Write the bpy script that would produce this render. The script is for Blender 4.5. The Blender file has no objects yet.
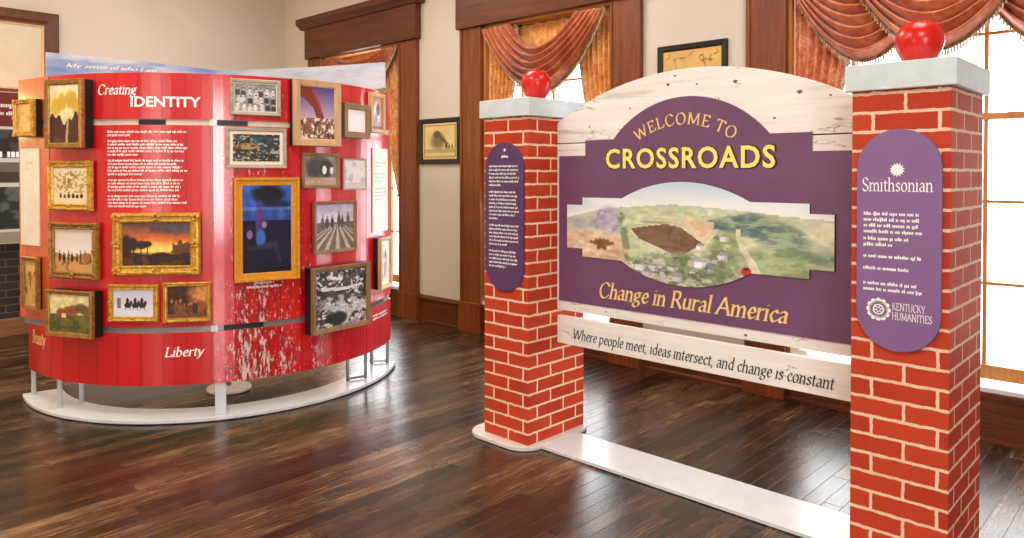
import bpy, bmesh, math, random
import numpy as np
from mathutils import Vector, Matrix
from mathutils.geometry import delaunay_2d_cdt
PI = math.pi
D2R = PI / 180
random.seed(7)
rng = np.random.default_rng(7)
SC = bpy.context.scene
COL = SC.collection

# ---------------------------------------------------------------- camera, world, lights, exposure
cam_d = bpy.data.cameras.new('camera')
cam = bpy.data.objects.new('camera', cam_d)
COL.objects.link(cam)
cam.location = (0, 0, 1.6)
cam.rotation_euler = ((90 - 0.8) * D2R, 0, 43.461 * D2R)
cam_d.sensor_width = 36
cam_d.lens = 742.14 / 1024 * 36
cam_d.shift_y = (172.9 + 10.36 - 269) / 1024
cam_d.clip_start = 0.05
SC.camera = cam

vs = SC.view_settings
vs.view_transform = 'Standard'
vs.look = 'None'
vs.gamma = 1
vs.use_curve_mapping = False
vs.exposure = -0.07

world = bpy.data.worlds.new('overcast_sky')
SC.world = world
world.use_nodes = True
wbg = world.node_tree.nodes['Background']
wbg.inputs[0].default_value = (0.93, 0.97, 1.0, 1)
wbg.inputs[1].default_value = 8.0


def area(name, loc, rot, sx, sy, power, color):
    d = bpy.data.lights.new(name, 'AREA')
    d.shape = 'RECTANGLE'
    d.size, d.size_y, d.energy, d.color = sx, sy, power, color
    o = bpy.data.objects.new(name, d)
    o.location, o.rotation_euler = loc, rot
    COL.objects.link(o)
    return o


# unseen ceiling lamps; row near the far wall added to brighten that wall
for lx, ly, pw in ((-6.4, -0.6, 70), (-3.2, 0.4, 90), (0.6, 0.0, 110), (-7.4, 3.0, 28), (-4.4, 3.3, 72), (-0.9, 3.4, 44)):
    area('ceiling_lamp_and_fill', (lx, ly, 4.2), (0, 0, 0), 1.2, 1.2, pw, (1.0, 0.93, 0.84))
# added lights for unseen windows: glare on the display, fill on the fronts
area('added_right_light', (4.42, -2.45, 1.75), (PI / 2, 0, PI / 2), 1.5, 2.6, 190, (0.97, 0.98, 1.0))
area('added_rear_light', (-2.2, -3.30, 1.75), (PI / 2, 0, PI), 1.5, 2.6, 52, (0.97, 0.98, 1.0))
# added warm lights out of view, placed to glow on the display's left end
for ly in (-0.6, 0.15, 0.9):
    wl = bpy.data.lights.new('added_warm_light', 'POINT')
    wl.energy, wl.color, wl.shadow_soft_size = 50, (1.0, 0.56, 0.20), 0.24
    wo = bpy.data.objects.new('added_warm_light', wl)
    wo.location = (-8.55, ly, 2.2)
    COL.objects.link(wo)
# light portals in the window openings of the far wall
for px, pw in ((-7.34, 1.56), (-4.48, 1.56), (-1.215, 1.95)):
    po = area('window_portal', (px, 5.5, 1.66), (-PI / 2, 0, 0), pw, 2.68, 1, (1, 1, 1))
    po.data.cycles.is_portal = True


# ---------------------------------------------------------------- helpers: colour, nodes, materials
def lin(c):
    return tuple(((x / 255) / 12.92 if x / 255 <= 0.04045 else ((x / 255 + 0.055) / 1.055) ** 2.4) for x in c)


def rgba(c):
    return (*lin(c), 1)


class Nodes:
    def __init__(s, name):
        s.m = bpy.data.materials.new(name)
        s.m.use_nodes = True
        s.t = s.m.node_tree
        s.b = s.t.nodes['Principled BSDF']

    def n(s, kind, **kw):
        x = s.t.nodes.new('ShaderNode' + kind)
        for k, v in kw.items():
            setattr(x, k, v)
        return x

    def link(s, a, b):
        s.t.links.new(a, b)

    def put(s, sock, v):
        if hasattr(v, 'is_output'):
            s.link(v, sock)
        else:
            sock.default_value = v

    def math(s, op, a, b=0.0, c=0.0):
        x = s.n('Math', operation=op)
        for i, v in enumerate((a, b, c)):
            s.put(x.inputs[i], v)
        return x.outputs[0]

    def mix(s, f, a, b):
        x = s.n('Mix', data_type='RGBA')
        s.put(x.inputs[0], f)
        s.put(x.inputs[6], a)
        s.put(x.inputs[7], b)
        return x.outputs[2]

    def coord(s, which='Object'):
        return s.n('TexCoord').outputs[which]

    def mapping(s, vec, scale=(1, 1, 1), loc=(0, 0, 0)):
        x = s.n('Mapping')
        s.link(vec, x.inputs[0])
        x.inputs['Scale'].default_value = scale
        x.inputs['Location'].default_value = loc
        return x.outputs[0]

    def noise(s, vec, scale, detail=3, rough=0.55, out=0):
        x = s.n('TexNoise')
        s.link(vec, x.inputs['Vector'])
        x.inputs['Scale'].default_value = scale
        x.inputs['Detail'].default_value = detail
        x.inputs['Roughness'].default_value = rough
        return x.outputs[out]

    def ramp(s, f, stops):
        x = s.n('ValToRGB')
        s.link(f, x.inputs[0])
        e = x.color_ramp.elements
        while len(e) < len(stops):
            e.new(0.5)
        for i, (p, c) in enumerate(stops):
            e[i].position = p
            e[i].color = c if len(c) == 4 else rgba(c)
        return x.outputs[0]

    def sep(s, vec):
        x = s.n('SeparateXYZ')
        s.link(vec, x.inputs[0])
        return x.outputs

    def bump(s, h, strength=0.3, dist=0.01):
        x = s.n('Bump')
        x.inputs['Strength'].default_value = strength
        x.inputs['Distance'].default_value = dist
        s.link(h, x.inputs['Height'])
        s.link(x.outputs[0], s.b.inputs['Normal'])

    def base(s, c, rough=0.5, spec=0.5, metal=0.0):
        s.put(s.b.inputs['Base Color'], rgba(c) if isinstance(c, tuple) else c)
        s.put(s.b.inputs['Roughness'], rough)
        s.b.inputs['Specular IOR Level'].default_value = spec
        s.b.inputs['Metallic'].default_value = metal
        return s.m


def plain(name, c, rough=0.5, metal=0.0, spec=0.5, var=0.06, scale=12):
    s = Nodes(name)
    f = s.noise(s.coord(), scale, 4)
    d = tuple(max(0, x * (1 - var)) for x in c)
    e = tuple(min(255, x * (1 + var)) for x in c)
    return s.base(s.ramp(f, ((0.3, d), (0.7, e))), rough, spec, metal)


def wood(name, dark, light, rough=0.3, axis='Z', scale=1.0):
    s = Nodes(name)
    sc = {'Z': (22, 22, 1.2), 'X': (1.2, 22, 22), 'Y': (22, 1.2, 22)}[axis]
    v = s.mapping(s.coord(), tuple(x * scale for x in sc))
    f = s.noise(v, 1.0, 5, 0.6)
    g = s.noise(s.mapping(s.coord(), tuple(x * 4 * scale for x in sc)), 1.0, 2)
    h = s.math('ADD', s.math('MULTIPLY', f, 0.7), s.math('MULTIPLY', g, 0.3))
    s.base(s.ramp(h, ((0.3, dark), (0.7, light))), rough)
    return s.m


def m_brick():
    s = Nodes('printed_brick')
    uv = s.coord('UV')
    wob = s.noise(uv, 26, 3)
    wv = s.n('VectorMath', operation='ADD')
    s.link(uv, wv.inputs[0])
    cx = s.n('CombineXYZ')
    o = s.math('MULTIPLY', s.math('SUBTRACT', wob, 0.5), 0.012)
    s.link(o, cx.inputs[0])
    s.link(o, cx.inputs[1])
    s.link(cx.outputs[0], wv.inputs[1])
    b = s.n('TexBrick')
    s.link(wv.outputs[0], b.inputs['Vector'])
    b.offset = 0.5
    b.inputs['Scale'].default_value = 1
    b.inputs['Brick Width'].default_value = 0.238
    b.inputs['Row Height'].default_value = 0.0762
    b.inputs['Mortar Size'].default_value = 0.0068
    b.inputs['Mortar Smooth'].default_value = 0.25
    b.inputs['Color1'].default_value = rgba((200, 72, 42))
    b.inputs['Color2'].default_value = rgba((176, 56, 37))
    b.inputs['Mortar'].default_value = rgba((250, 228, 194))
    f = s.noise(uv, 60, 4)
    g = s.noise(uv, 9, 2)
    dark = s.mix(s.math('MULTIPLY', f, 0.35), b.outputs[0], rgba((150, 44, 30)))
    s.base(s.mix(s.math('MULTIPLY', g, 0.25), dark, rgba((222, 90, 50))), 0.6, 0.12)
    s.bump(b.outputs[1], -0.12, 0.003)
    return s.m


def m_floor():
    s = Nodes('old_plank_floor')
    co = s.coord()
    x, y, z = s.sep(co)
    w = 0.088
    a = s.math('DIVIDE', s.math('ADD', x, 40.0), w)
    pid = s.math('FLOOR', a)
    fx = s.math('FRACT', a)
    wn = s.n('TexWhiteNoise', noise_dimensions='1D')
    s.link(pid, wn.inputs['W'])
    r = wn.outputs['Value']
    yy = s.math('ADD', s.math('DIVIDE', s.math('ADD', y, 40.0), 2.3), s.math('MULTIPLY', r, 7.3))
    fy = s.math('FRACT', yy)
    wn2 = s.n('TexWhiteNoise', noise_dimensions='2D')
    cv = s.n('CombineXYZ')
    s.link(pid, cv.inputs[0])
    s.link(s.math('FLOOR', yy), cv.inputs[1])
    s.link(cv.outputs[0], wn2.inputs['Vector'])
    r2 = wn2.outputs['Value']
    grain = s.math('ADD', 0.5, s.math('MULTIPLY', s.math('SUBTRACT', s.noise(s.mapping(co, (62, 4.5, 1)), 1.0, 6, 0.75), 0.5), 1.9))
    wear = s.noise(s.mapping(co, (1.6, 0.7, 1)), 1.0, 5, 0.65)
    f = s.math('ADD', s.math('MULTIPLY', r2, 0.24), s.math('MULTIPLY', grain, 0.58))
    f = s.math('ADD', f, s.math('MULTIPLY', s.math('SUBTRACT', wear, 0.5), 0.75))
    colr = s.ramp(f, ((0.14, (14, 9, 4)), (0.36, (42, 27, 14)), (0.53, (80, 54, 32)), (0.74, (160, 126, 90))))
    # scuffs
    sc = s.noise(s.mapping(co, (64, 9.0, 1)), 1.0, 5, 0.78)
    scm = s.math('MULTIPLY', s.math('MINIMUM', s.math('MAXIMUM', s.math('MULTIPLY', s.math('SUBTRACT', sc, 0.61), 12.0), 0.0), 1.0), 0.55)
    colr = s.mix(scm, colr, rgba((182, 146, 106)))
    gap = s.math('ADD', s.math('LESS_THAN', fx, 0.045), s.math('LESS_THAN', fy, 0.003))
    gap = s.math('MINIMUM', gap, 1.0)
    colr = s.mix(s.math('MULTIPLY', gap, 0.8), colr, rgba((16, 9, 7)))
    rough = s.math('ADD', 0.13, s.math('MULTIPLY', wear, 0.26))
    rough = s.math('ADD', rough, s.math('MULTIPLY', gap, 0.3))
    s.base(colr, rough, 0.8)
    hgt = s.math('SUBTRACT', s.math('MULTIPLY', grain, 0.25), gap)
    hgt = s.math('ADD', hgt, s.math('MULTIPLY', r2, 0.5))
    hgt = s.math('ADD', hgt, s.math('MULTIPLY', s.math('MULTIPLY', s.math('SUBTRACT', r2, 0.5), fx), 3.0))
    s.bump(s.math('ADD', hgt, s.math('MULTIPLY', s.noise(s.mapping(co, (7, 1.6, 1)), 1, 3), 0.9)), 0.20, 0.004)
    return s.m


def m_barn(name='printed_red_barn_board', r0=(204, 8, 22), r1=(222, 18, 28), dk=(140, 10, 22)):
    """printed red barn boards; u = arc length from the middle seam, v = height"""
    s = Nodes(name)
    uv = s.coord('UV')
    u, v, _ = s.sep(uv)
    wob = s.noise(s.mapping(uv, (1.5, 3, 1)), 1, 2)
    p = s.math('ADD', s.math('DIVIDE', s.math('ADD', u, 9.0), 0.145), s.math('MULTIPLY', wob, 0.10))
    fr = s.math('FRACT', p)
    wn = s.n('TexWhiteNoise', noise_dimensions='1D')
    s.link(s.math('FLOOR', p), wn.inputs['W'])
    red = s.mix(wn.outputs['Value'], rgba(r0), rgba(r1))
    grain = s.noise(s.mapping(uv, (55, 2.2, 1)), 1, 4)
    red = s.mix(s.math('MULTIPLY', grain, 0.22), red, rgba(dk))
    line = s.math('LESS_THAN', fr, 0.028)
    red = s.mix(s.math('MULTIPLY', line, 0.75), red, rgba((70, 12, 16)))
    # worn paint right of the middle seam, strongest low down
    right = s.math('MULTIPLY', s.math('GREATER_THAN', u, 0.0), 1.0)
    band = s.math('SUBTRACT', 1.0, s.math('MULTIPLY', s.math('ABSOLUTE', s.math('SUBTRACT', u, 0.30)), 1.15))
    band = s.math('MAXIMUM', band, 0.12)
    low = s.math('SUBTRACT', 1.30, s.math('MULTIPLY', v, 0.42))
    amt = s.math('MULTIPLY', s.math('MULTIPLY', right, band), s.math('MAXIMUM', low, 0.5))
    n1 = s.noise(s.mapping(uv, (46, 12.0, 1)), 1, 7, 0.78)
    n2 = s.noise(s.mapping(uv, (38, 11.0, 1), (4, 9, 0)), 1, 7, 0.78)
    n3 = s.noise(s.mapping(uv, (9, 0.8, 1), (2, 3, 0)), 1, 3)
    thr = s.math('SUBTRACT', 0.69, s.math('MULTIPLY', amt, s.math('MULTIPLY', n3, 0.30)))
    wm = s.math('MULTIPLY', s.math('GREATER_THAN', n1, thr), s.math('MINIMUM', s.math('MULTIPLY', amt, 4.0), 1.0))
    dm = s.math('MULTIPLY', s.math('GREATER_THAN', n2, s.math('SUBTRACT', thr, 0.035)), s.math('MINIMUM', s.math('MULTIPLY', amt, 4.0), 1.0))
    c = s.mix(s.math('MULTIPLY', dm, 0.70), red, rgba((104, 30, 32)))
    c = s.mix(s.math('MULTIPLY', wm, 0.85), c, rgba((226, 210, 200)))
    s.base(c, 0.45, 0.2)
    s.b.inputs['Coat Weight'].default_value = 0.9
    s.b.inputs['Coat Roughness'].default_value = 0.14
    s.b.inputs['Coat IOR'].default_value = 1.75
    return s.m


def m_white_board():
    s = Nodes('printed_white_boards')
    co = s.coord()
    f = s.noise(s.mapping(co, (1.6, 1, 26)), 1, 5, 0.65)
    g = s.noise(s.mapping(co, (2.2, 1, 9), (3, 0, 5)), 1, 4, 0.6)
    c = s.ramp(f, ((0.26, (196, 186, 174)), (0.42, (236, 231, 223)), (0.72, (247, 244, 240))))
    cr = s.math('MULTIPLY', s.math('LESS_THAN', s.math('ABSOLUTE', s.math('SUBTRACT', g, 0.63)), 0.006), 0.55)
    c = s.mix(cr, c, rgba((110, 96, 78)))
    s.base(c, 0.5)
    return s.m


def m_sky(name, c0, c1):
    s = Nodes(name)
    co = s.coord()
    x, y, z = s.sep(co)
    n = s.noise(s.mapping(co, (2.2, 2.2, 11)), 1, 5, 0.6)
    sky = s.ramp(n, ((0.32, c0), (0.48, c1), (0.60, (208, 212, 224)), (0.8, (232, 230, 232))))
    h = s.math('ADD', 2.285, s.math('MULTIPLY', s.math('SUBTRACT', s.noise(co, 6, 2), 0.5), 0.05))
    fld = s.ramp(s.noise(co, 30, 3), ((0.35, (86, 122, 52)), (0.65, (150, 168, 84))))
    c = s.mix(s.math('LESS_THAN', z, h), sky, fld)
    s.base(c, 0.35)
    return s.m


def m_fabric(name, a, b, c, scale=9.0):
    s = Nodes(name)
    co = s.coord()
    f = s.noise(s.mapping(co, (1, 1, 0.8)), scale, 5, 0.7)
    v = s.n('TexVoronoi')
    s.link(co, v.inputs['Vector'])
    v.inputs['Scale'].default_value = scale * 4.5
    h = s.math('ADD', s.math('MULTIPLY', f, 0.82), s.math('MULTIPLY', v.outputs[0], 0.18))
    s.base(s.ramp(h, ((0.34, a), (0.52, b), (0.68, c))), 0.42, 0.4)
    s.b.inputs['Sheen Weight'].default_value = 0.3
    return s.m


def m_wall(name, a, b):
    s = Nodes(name)
    co = s.coord()
    f = s.noise(co, 1.1, 3)
    s.base(s.ramp(f, ((0.3, a), (0.7, b))), 0.6, 0.3)
    s.bump(s.noise(co, 60, 3), 0.06, 0.004)
    return s.m


def m_picture():
    s = Nodes('picture_print')
    a = s.n('VertexColor')
    a.layer_name = 'Col'
    s.base(a.outputs[0], 0.4, 0.4)
    return s.m


def m_glass():
    s = Nodes('window_glass')
    t = s.n('BsdfTransparent')
    g = s.n('BsdfGlossy')
    g.inputs['Roughness'].default_value = 0.03
    mx = s.n('MixShader')
    mx.inputs[0].default_value = 0.06
    s.link(t.outputs[0], mx.inputs[1])
    s.link(g.outputs[0], mx.inputs[2])
    s.link(mx.outputs[0], s.t.nodes['Material Output'].inputs[0])
    return s.m


def m_gilt(name, a, b, rough=0.35, metal=0.35):
    s = Nodes(name)
    f = s.noise(s.coord(), 45, 4, 0.6)
    s.base(s.ramp(f, ((0.3, a), (0.7, b))), rough, 0.5, metal)
    s.bump(f, 0.35, 0.006)
    return s.m


def m_blackbrick():
    s = Nodes('black_painted_brick')
    co = s.coord()
    x, y, z = s.sep(co)
    cv = s.n('CombineXYZ')
    s.link(s.math('ADD', x, y), cv.inputs[0])
    s.link(z, cv.inputs[1])
    b = s.n('TexBrick')
    s.link(cv.outputs[0], b.inputs['Vector'])
    b.inputs['Scale'].default_value = 1
    b.inputs['Brick Width'].default_value = 0.22
    b.inputs['Row Height'].default_value = 0.075
    b.inputs['Mortar Size'].default_value = 0.006
    b.inputs['Color1'].default_value = rgba((30, 24, 22))
    b.inputs['Color2'].default_value = rgba((48, 36, 30))
    b.inputs['Mortar'].default_value = rgba((96, 74, 56))
    s.base(b.outputs[0], 0.55)
    s.bump(b.outputs[1], -0.4, 0.006)
    return s.m


M = {
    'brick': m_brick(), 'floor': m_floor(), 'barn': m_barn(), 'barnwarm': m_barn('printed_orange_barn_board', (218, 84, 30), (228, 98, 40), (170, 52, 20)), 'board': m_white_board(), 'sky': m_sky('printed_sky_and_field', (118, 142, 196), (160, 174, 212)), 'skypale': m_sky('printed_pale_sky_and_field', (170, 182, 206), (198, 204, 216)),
    'pic': m_picture(), 'glass': m_glass(), 'blackbrick': m_blackbrick(),
    'wall': m_wall('wall_plaster', (210, 199, 187), (218, 207, 195)),
    'ceil': m_wall('ceiling_plaster', (232, 228, 220), (238, 234, 228)),
    'trim': wood('dark_stained_trim', (82, 35, 8), (150, 76, 27), 0.36, 'Z'),
    'trimx': wood('dark_stained_trim_across', (60, 25, 6), (116, 54, 18), 0.36, 'X'),
    'sash': wood('golden_sash_wood', (176, 112, 52), (206, 146, 80), 0.35, 'Z'),
    'brownframe': wood('brown_frame_wood', (70, 36, 18), (104, 58, 32), 0.4, 'Z'),
    'hearth': wood('hearth_wood', (120, 78, 48), (160, 110, 70), 0.4, 'Y'),
    'cap': plain('pale_grey_cap_paint', (206, 216, 220), 0.5, var=0.03),
    'basewhite': plain('white_coated_metal', (212, 214, 217), 0.22, 0.0, var=0.02),
    'beige': plain('pale_floor_plate', (216, 208, 198), 0.35, var=0.04),
    'steel': plain('brushed_steel', (176, 178, 182), 0.3, 0.75, var=0.05, scale=40),
    'rail': plain('grey_rail', (150, 148, 146), 0.35, 0.5, var=0.05),
    'creamrail': plain('cream_rail', (214, 202, 182), 0.4, var=0.05),
    'purple': plain('purple_laminate', (112, 74, 108), 0.30, var=0.05, scale=3),
    'plaque': plain('purple_plaque', (130, 94, 144), 0.38, var=0.03, scale=4),
    'darkplaque': plain('dark_purple_plaque', (88, 58, 98), 0.34, var=0.03, scale=4),
    'white': plain('white_print', (250, 248, 246), 0.5, var=0.01),
    'yellow': plain('yellow_print', (255, 232, 116), 0.5, var=0.02),
    'gold_ink': plain('gold_print', (246, 208, 132), 0.5, var=0.02),
    'ink': plain('slate_print', (46, 58, 62), 0.5, var=0.04),
    'knot': plain('brown_knot', (104, 84, 66), 0.5, var=0.2, scale=60),
    'dark': plain('dark_edge', (44, 24, 46), 0.5, var=0.05),
    'black': plain('black_paint', (18, 16, 16), 0.45, var=0.1),
    'red_gloss': plain('red_gloss_paint', (200, 24, 14), 0.24, var=0.03, scale=5),
    'gilt': m_gilt('gilt_frame', (170, 116, 30), (238, 190, 78)),
    'gilt2': m_gilt('old_gold_frame', (120, 80, 34), (190, 140, 66)),
    'giltflat': m_gilt('bright_gold_frame', (206, 136, 30), (232, 164, 46), 0.4, 0.15),
    'tan': wood('pale_wood_frame', (186, 146, 104), (216, 180, 136), 0.5, 'Z'),
    'greyframe': wood('weathered_grey_frame', (150, 132, 114), (196, 182, 164), 0.6, 'X'),
    'oak': wood('oak_frame', (112, 82, 50), (158, 122, 80), 0.5, 'Z'),
    'cream': plain('cream_panel', (240, 226, 204), 0.45, var=0.03),
    'mat': plain('cream_mat', (230, 208, 160), 0.7, var=0.04),
    'paleboard': plain('pale_panel', (200, 190, 172), 0.25, var=0.03, scale=3),
    'coral': m_fabric('coral_damask', (186, 90, 52), (218, 128, 82), (246, 198, 146), 10),
    'terra': m_fabric('terracotta_damask', (150, 70, 36), (184, 98, 58), (214, 138, 90), 5),
    'golddam': m_fabric('gold_damask', (176, 96, 40), (218, 146, 72), (244, 200, 136), 12),
    'salmon': m_fabric('salmon_damask', (176, 86, 50), (214, 122, 80), (240, 170, 124), 5),
    'braid': m_fabric('brown_braid', (92, 58, 34), (140, 98, 62), (190, 150, 104), 30),
    'fringe': m_fabric('bullion_fringe', (110, 76, 48), (204, 178, 140), (240, 226, 200), 30),
    'ground': plain('snowy_ground', (232, 234, 238), 0.8, var=0.03, scale=1),
    'bark': plain('pale_bark', (150, 144, 142), 0.8, var=0.15),
    'house': plain('white_clapboard', (226, 228, 232), 0.6, var=0.02),
    'roofgrey': plain('grey_shingle', (170, 172, 178), 0.7, var=0.05),
}


# ---------------------------------------------------------------- helpers: meshes and objects
class MB:
    """collects geometry for ONE mesh object"""

    def __init__(s):
        s.v, s.f = [], []

    def add(s, vs_, fs):
        o = len(s.v)
        s.v += [tuple(p) for p in vs_]
        s.f += [tuple(i + o for i in f) for f in fs]

    def box(s, x0, x1, y0, y1, z0, z1):
        s.add([(x0, y0, z0), (x1, y0, z0), (x1, y1, z0), (x0, y1, z0), (x0, y0, z1), (x1, y0, z1), (x1, y1, z1), (x0, y1, z1)],
              [(0, 3, 2, 1), (4, 5, 6, 7), (0, 1, 5, 4), (1, 2, 6, 5), (2, 3, 7, 6), (3, 0, 4, 7)])
        return s

    def prism(s, poly, y0, y1):
        """poly in (x,z), front at y0 (y0 < y1), counter-clockwise seen from -y"""
        n = len(poly)
        s.add([(x, y0, z) for x, z in poly] + [(x, y1, z) for x, z in poly],
              [tuple(range(n)), tuple(range(2 * n - 1, n - 1, -1))] + [(i, i + n, (i + 1) % n + n, (i + 1) % n) for i in range(n)])
        return s

    def prism_z(s, poly, z0, z1):
        n = len(poly)
        s.add([(x, y, z0) for x, y in poly] + [(x, y, z1) for x, y in poly],
              [tuple(range(n - 1, -1, -1)), tuple(range(n, 2 * n))] + [(i, (i + 1) % n, (i + 1) % n + n, i + n) for i in range(n)])
        return s

    def lathe(s, prof, c=(0, 0, 0), seg=32):
        vs_, fs = [], []
        for r, z in prof:
            for k in range(seg):
                a = 2 * PI * k / seg
                vs_.append((c[0] + r * math.cos(a), c[1] + r * math.sin(a), c[2] + z))
        for i in range(len(prof) - 1):
            for k in range(seg):
                k2 = (k + 1) % seg
                fs.append((i * seg + k, i * seg + k2, (i + 1) * seg + k2, (i + 1) * seg + k))
        fs.append(tuple(range(seg - 1, -1, -1)))
        fs.append(tuple((len(prof) - 1) * seg + k for k in range(seg)))
        s.add(vs_, fs)
        return s

    def tube(s, pts, r0, r1=None, seg=8):
        r1 = r0 if r1 is None else r1
        pts = [Vector(p) for p in pts]
        vs_, fs = [], []
        for i, p in enumerate(pts):
            d = (pts[min(i + 1, len(pts) - 1)] - pts[max(i - 1, 0)]).normalized()
            a = d.cross(Vector((0.31, 0.2, 0.93)))
            a = (a if a.length > 1e-3 else d.cross(Vector((1, 0, 0)))).normalized()
            b = d.cross(a)
            r = r0 + (r1 - r0) * i / (len(pts) - 1)
            for k in range(seg):
                t = 2 * PI * k / seg
                vs_.append(p + a * (r * math.cos(t)) + b * (r * math.sin(t)))
        for i in range(len(pts) - 1):
            for k in range(seg):
                k2 = (k + 1) % seg
                fs.append((i * seg + k, i * seg + k2, (i + 1) * seg + k2, (i + 1) * seg + k))
        fs.append(tuple(range(seg - 1, -1, -1)))
        fs.append(tuple((len(pts) - 1) * seg + k for k in range(seg)))
        s.add(vs_, fs)
        return s

    def frame(s, w, h, prof, zc=0.0):
        """mitred frame standing in the x-z plane, outer size w x h, prof = [(inset, y)...]"""
        vs_, fs = [], []
        for d, y in prof:
            a, b = w / 2 - d, h / 2 - d
            vs_ += [(-a, y, zc - b), (a, y, zc - b), (a, y, zc + b), (-a, y, zc + b)]
        n = len(prof)
        for i in range(n - 1):
            for k in range(4):
                k2 = (k + 1) % 4
                fs.append((i * 4 + k, i * 4 + k2, (i + 1) * 4 + k2, (i + 1) * 4 + k))
        for k in range(4):
            k2 = (k + 1) % 4
            fs.append(((n - 1) * 4 + k, (n - 1) * 4 + k2, k2, k))
        s.add(vs_, fs)
        return s

    def grid(s, nu, nv, fn):
        vs_ = [fn(i / nu, j / nv) for j in range(nv + 1) for i in range(nu + 1)]
        fs = [(j * (nu + 1) + i, j * (nu + 1) + i + 1, (j + 1) * (nu + 1) + i + 1, (j + 1) * (nu + 1) + i) for j in range(nv) for i in range(nu)]
        s.add(vs_, fs)
        return s

    def build(s, name, mat, parent=None, loc=None, rz=0.0, smooth=False, bevel=0.0, uv=None, fixn=True):
        me = bpy.data.meshes.new(name)
        me.from_pydata(s.v, [], s.f)
        me.update()
        if fixn:
            bm = bmesh.new()
            bm.from_mesh(me)
            bmesh.ops.recalc_face_normals(bm, faces=bm.faces)
            bm.to_mesh(me)
            bm.free()
        me.materials.append(mat)
        if uv:
            lay = me.uv_layers.new(name='UVMap')
            for p in me.polygons:
                for li in p.loop_indices:
                    lay.data[li].uv = uv(me.vertices[me.loops[li].vertex_index].co, p.normal)
        if smooth:
            for p in me.polygons:
                p.use_smooth = True
        o = bpy.data.objects.new(name, me)
        COL.objects.link(o)
        if parent is not None:
            o.parent = parent
        if loc is not None:
            o.location = loc
        o.rotation_euler = (0, 0, rz)
        if bevel:
            b = o.modifiers.new('edge_softening', 'BEVEL')
            b.width, b.segments, b.limit_method = bevel, 2, 'ANGLE'
        return o


def tag(o, label, cat, group=None, kind=None):
    o['label'], o['category'] = label, cat
    if group:
        o['group'] = group
    if kind:
        o['kind'] = kind
    return o


def thing(name, loc, rz, label, cat, group=None):
    o = bpy.data.objects.new(name, None)
    COL.objects.link(o)
    o.location, o.rotation_euler = loc, (0, 0, rz)
    o.empty_display_size = 0.1
    return tag(o, label, cat, group, 'thing')


def struct(o):
    o['kind'] = 'structure'
    return o


def sroot(name, loc=(0, 0, 0)):
    o = bpy.data.objects.new(name, None)
    COL.objects.link(o)
    o.location = loc
    o['kind'] = 'structure'
    return o


# ---------------------------------------------------------------- lettering
def cat_rom(p, n=6):
    out = []
    for i in range(len(p) - 1):
        p0, p1, p2, p3 = p[max(i - 1, 0)], p[i], p[i + 1], p[min(i + 2, len(p) - 1)]
        for k in range(n):
            t = k / n
            out.append(tuple(0.5 * (2 * p1[a] + (p2[a] - p0[a]) * t + (2 * p0[a] - 5 * p1[a] + 4 * p2[a] - p3[a]) * t * t + (3 * p1[a] - p0[a] - 3 * p2[a] + p3[a]) * t ** 3) for a in (0, 1)))
    return out + [p[-1]]


def ell(cx, cy, rx, ry, n=20):
    return [(cx + rx * math.cos(2 * PI * k / n), cy + ry * math.sin(2 * PI * k / n)) for k in range(n + 1)]


def G(adv, *st):
    out = []
    for t in st:
        k, a = t[0], t[1:]
        if k == 'o':
            out.append(('c', ell(*a)))
        else:
            pts = [(a[i], a[i + 1]) for i in range(0, len(a), 2)]
            out.append((k, cat_rom(pts) if k == 'c' else pts))
    return adv, out


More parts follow.
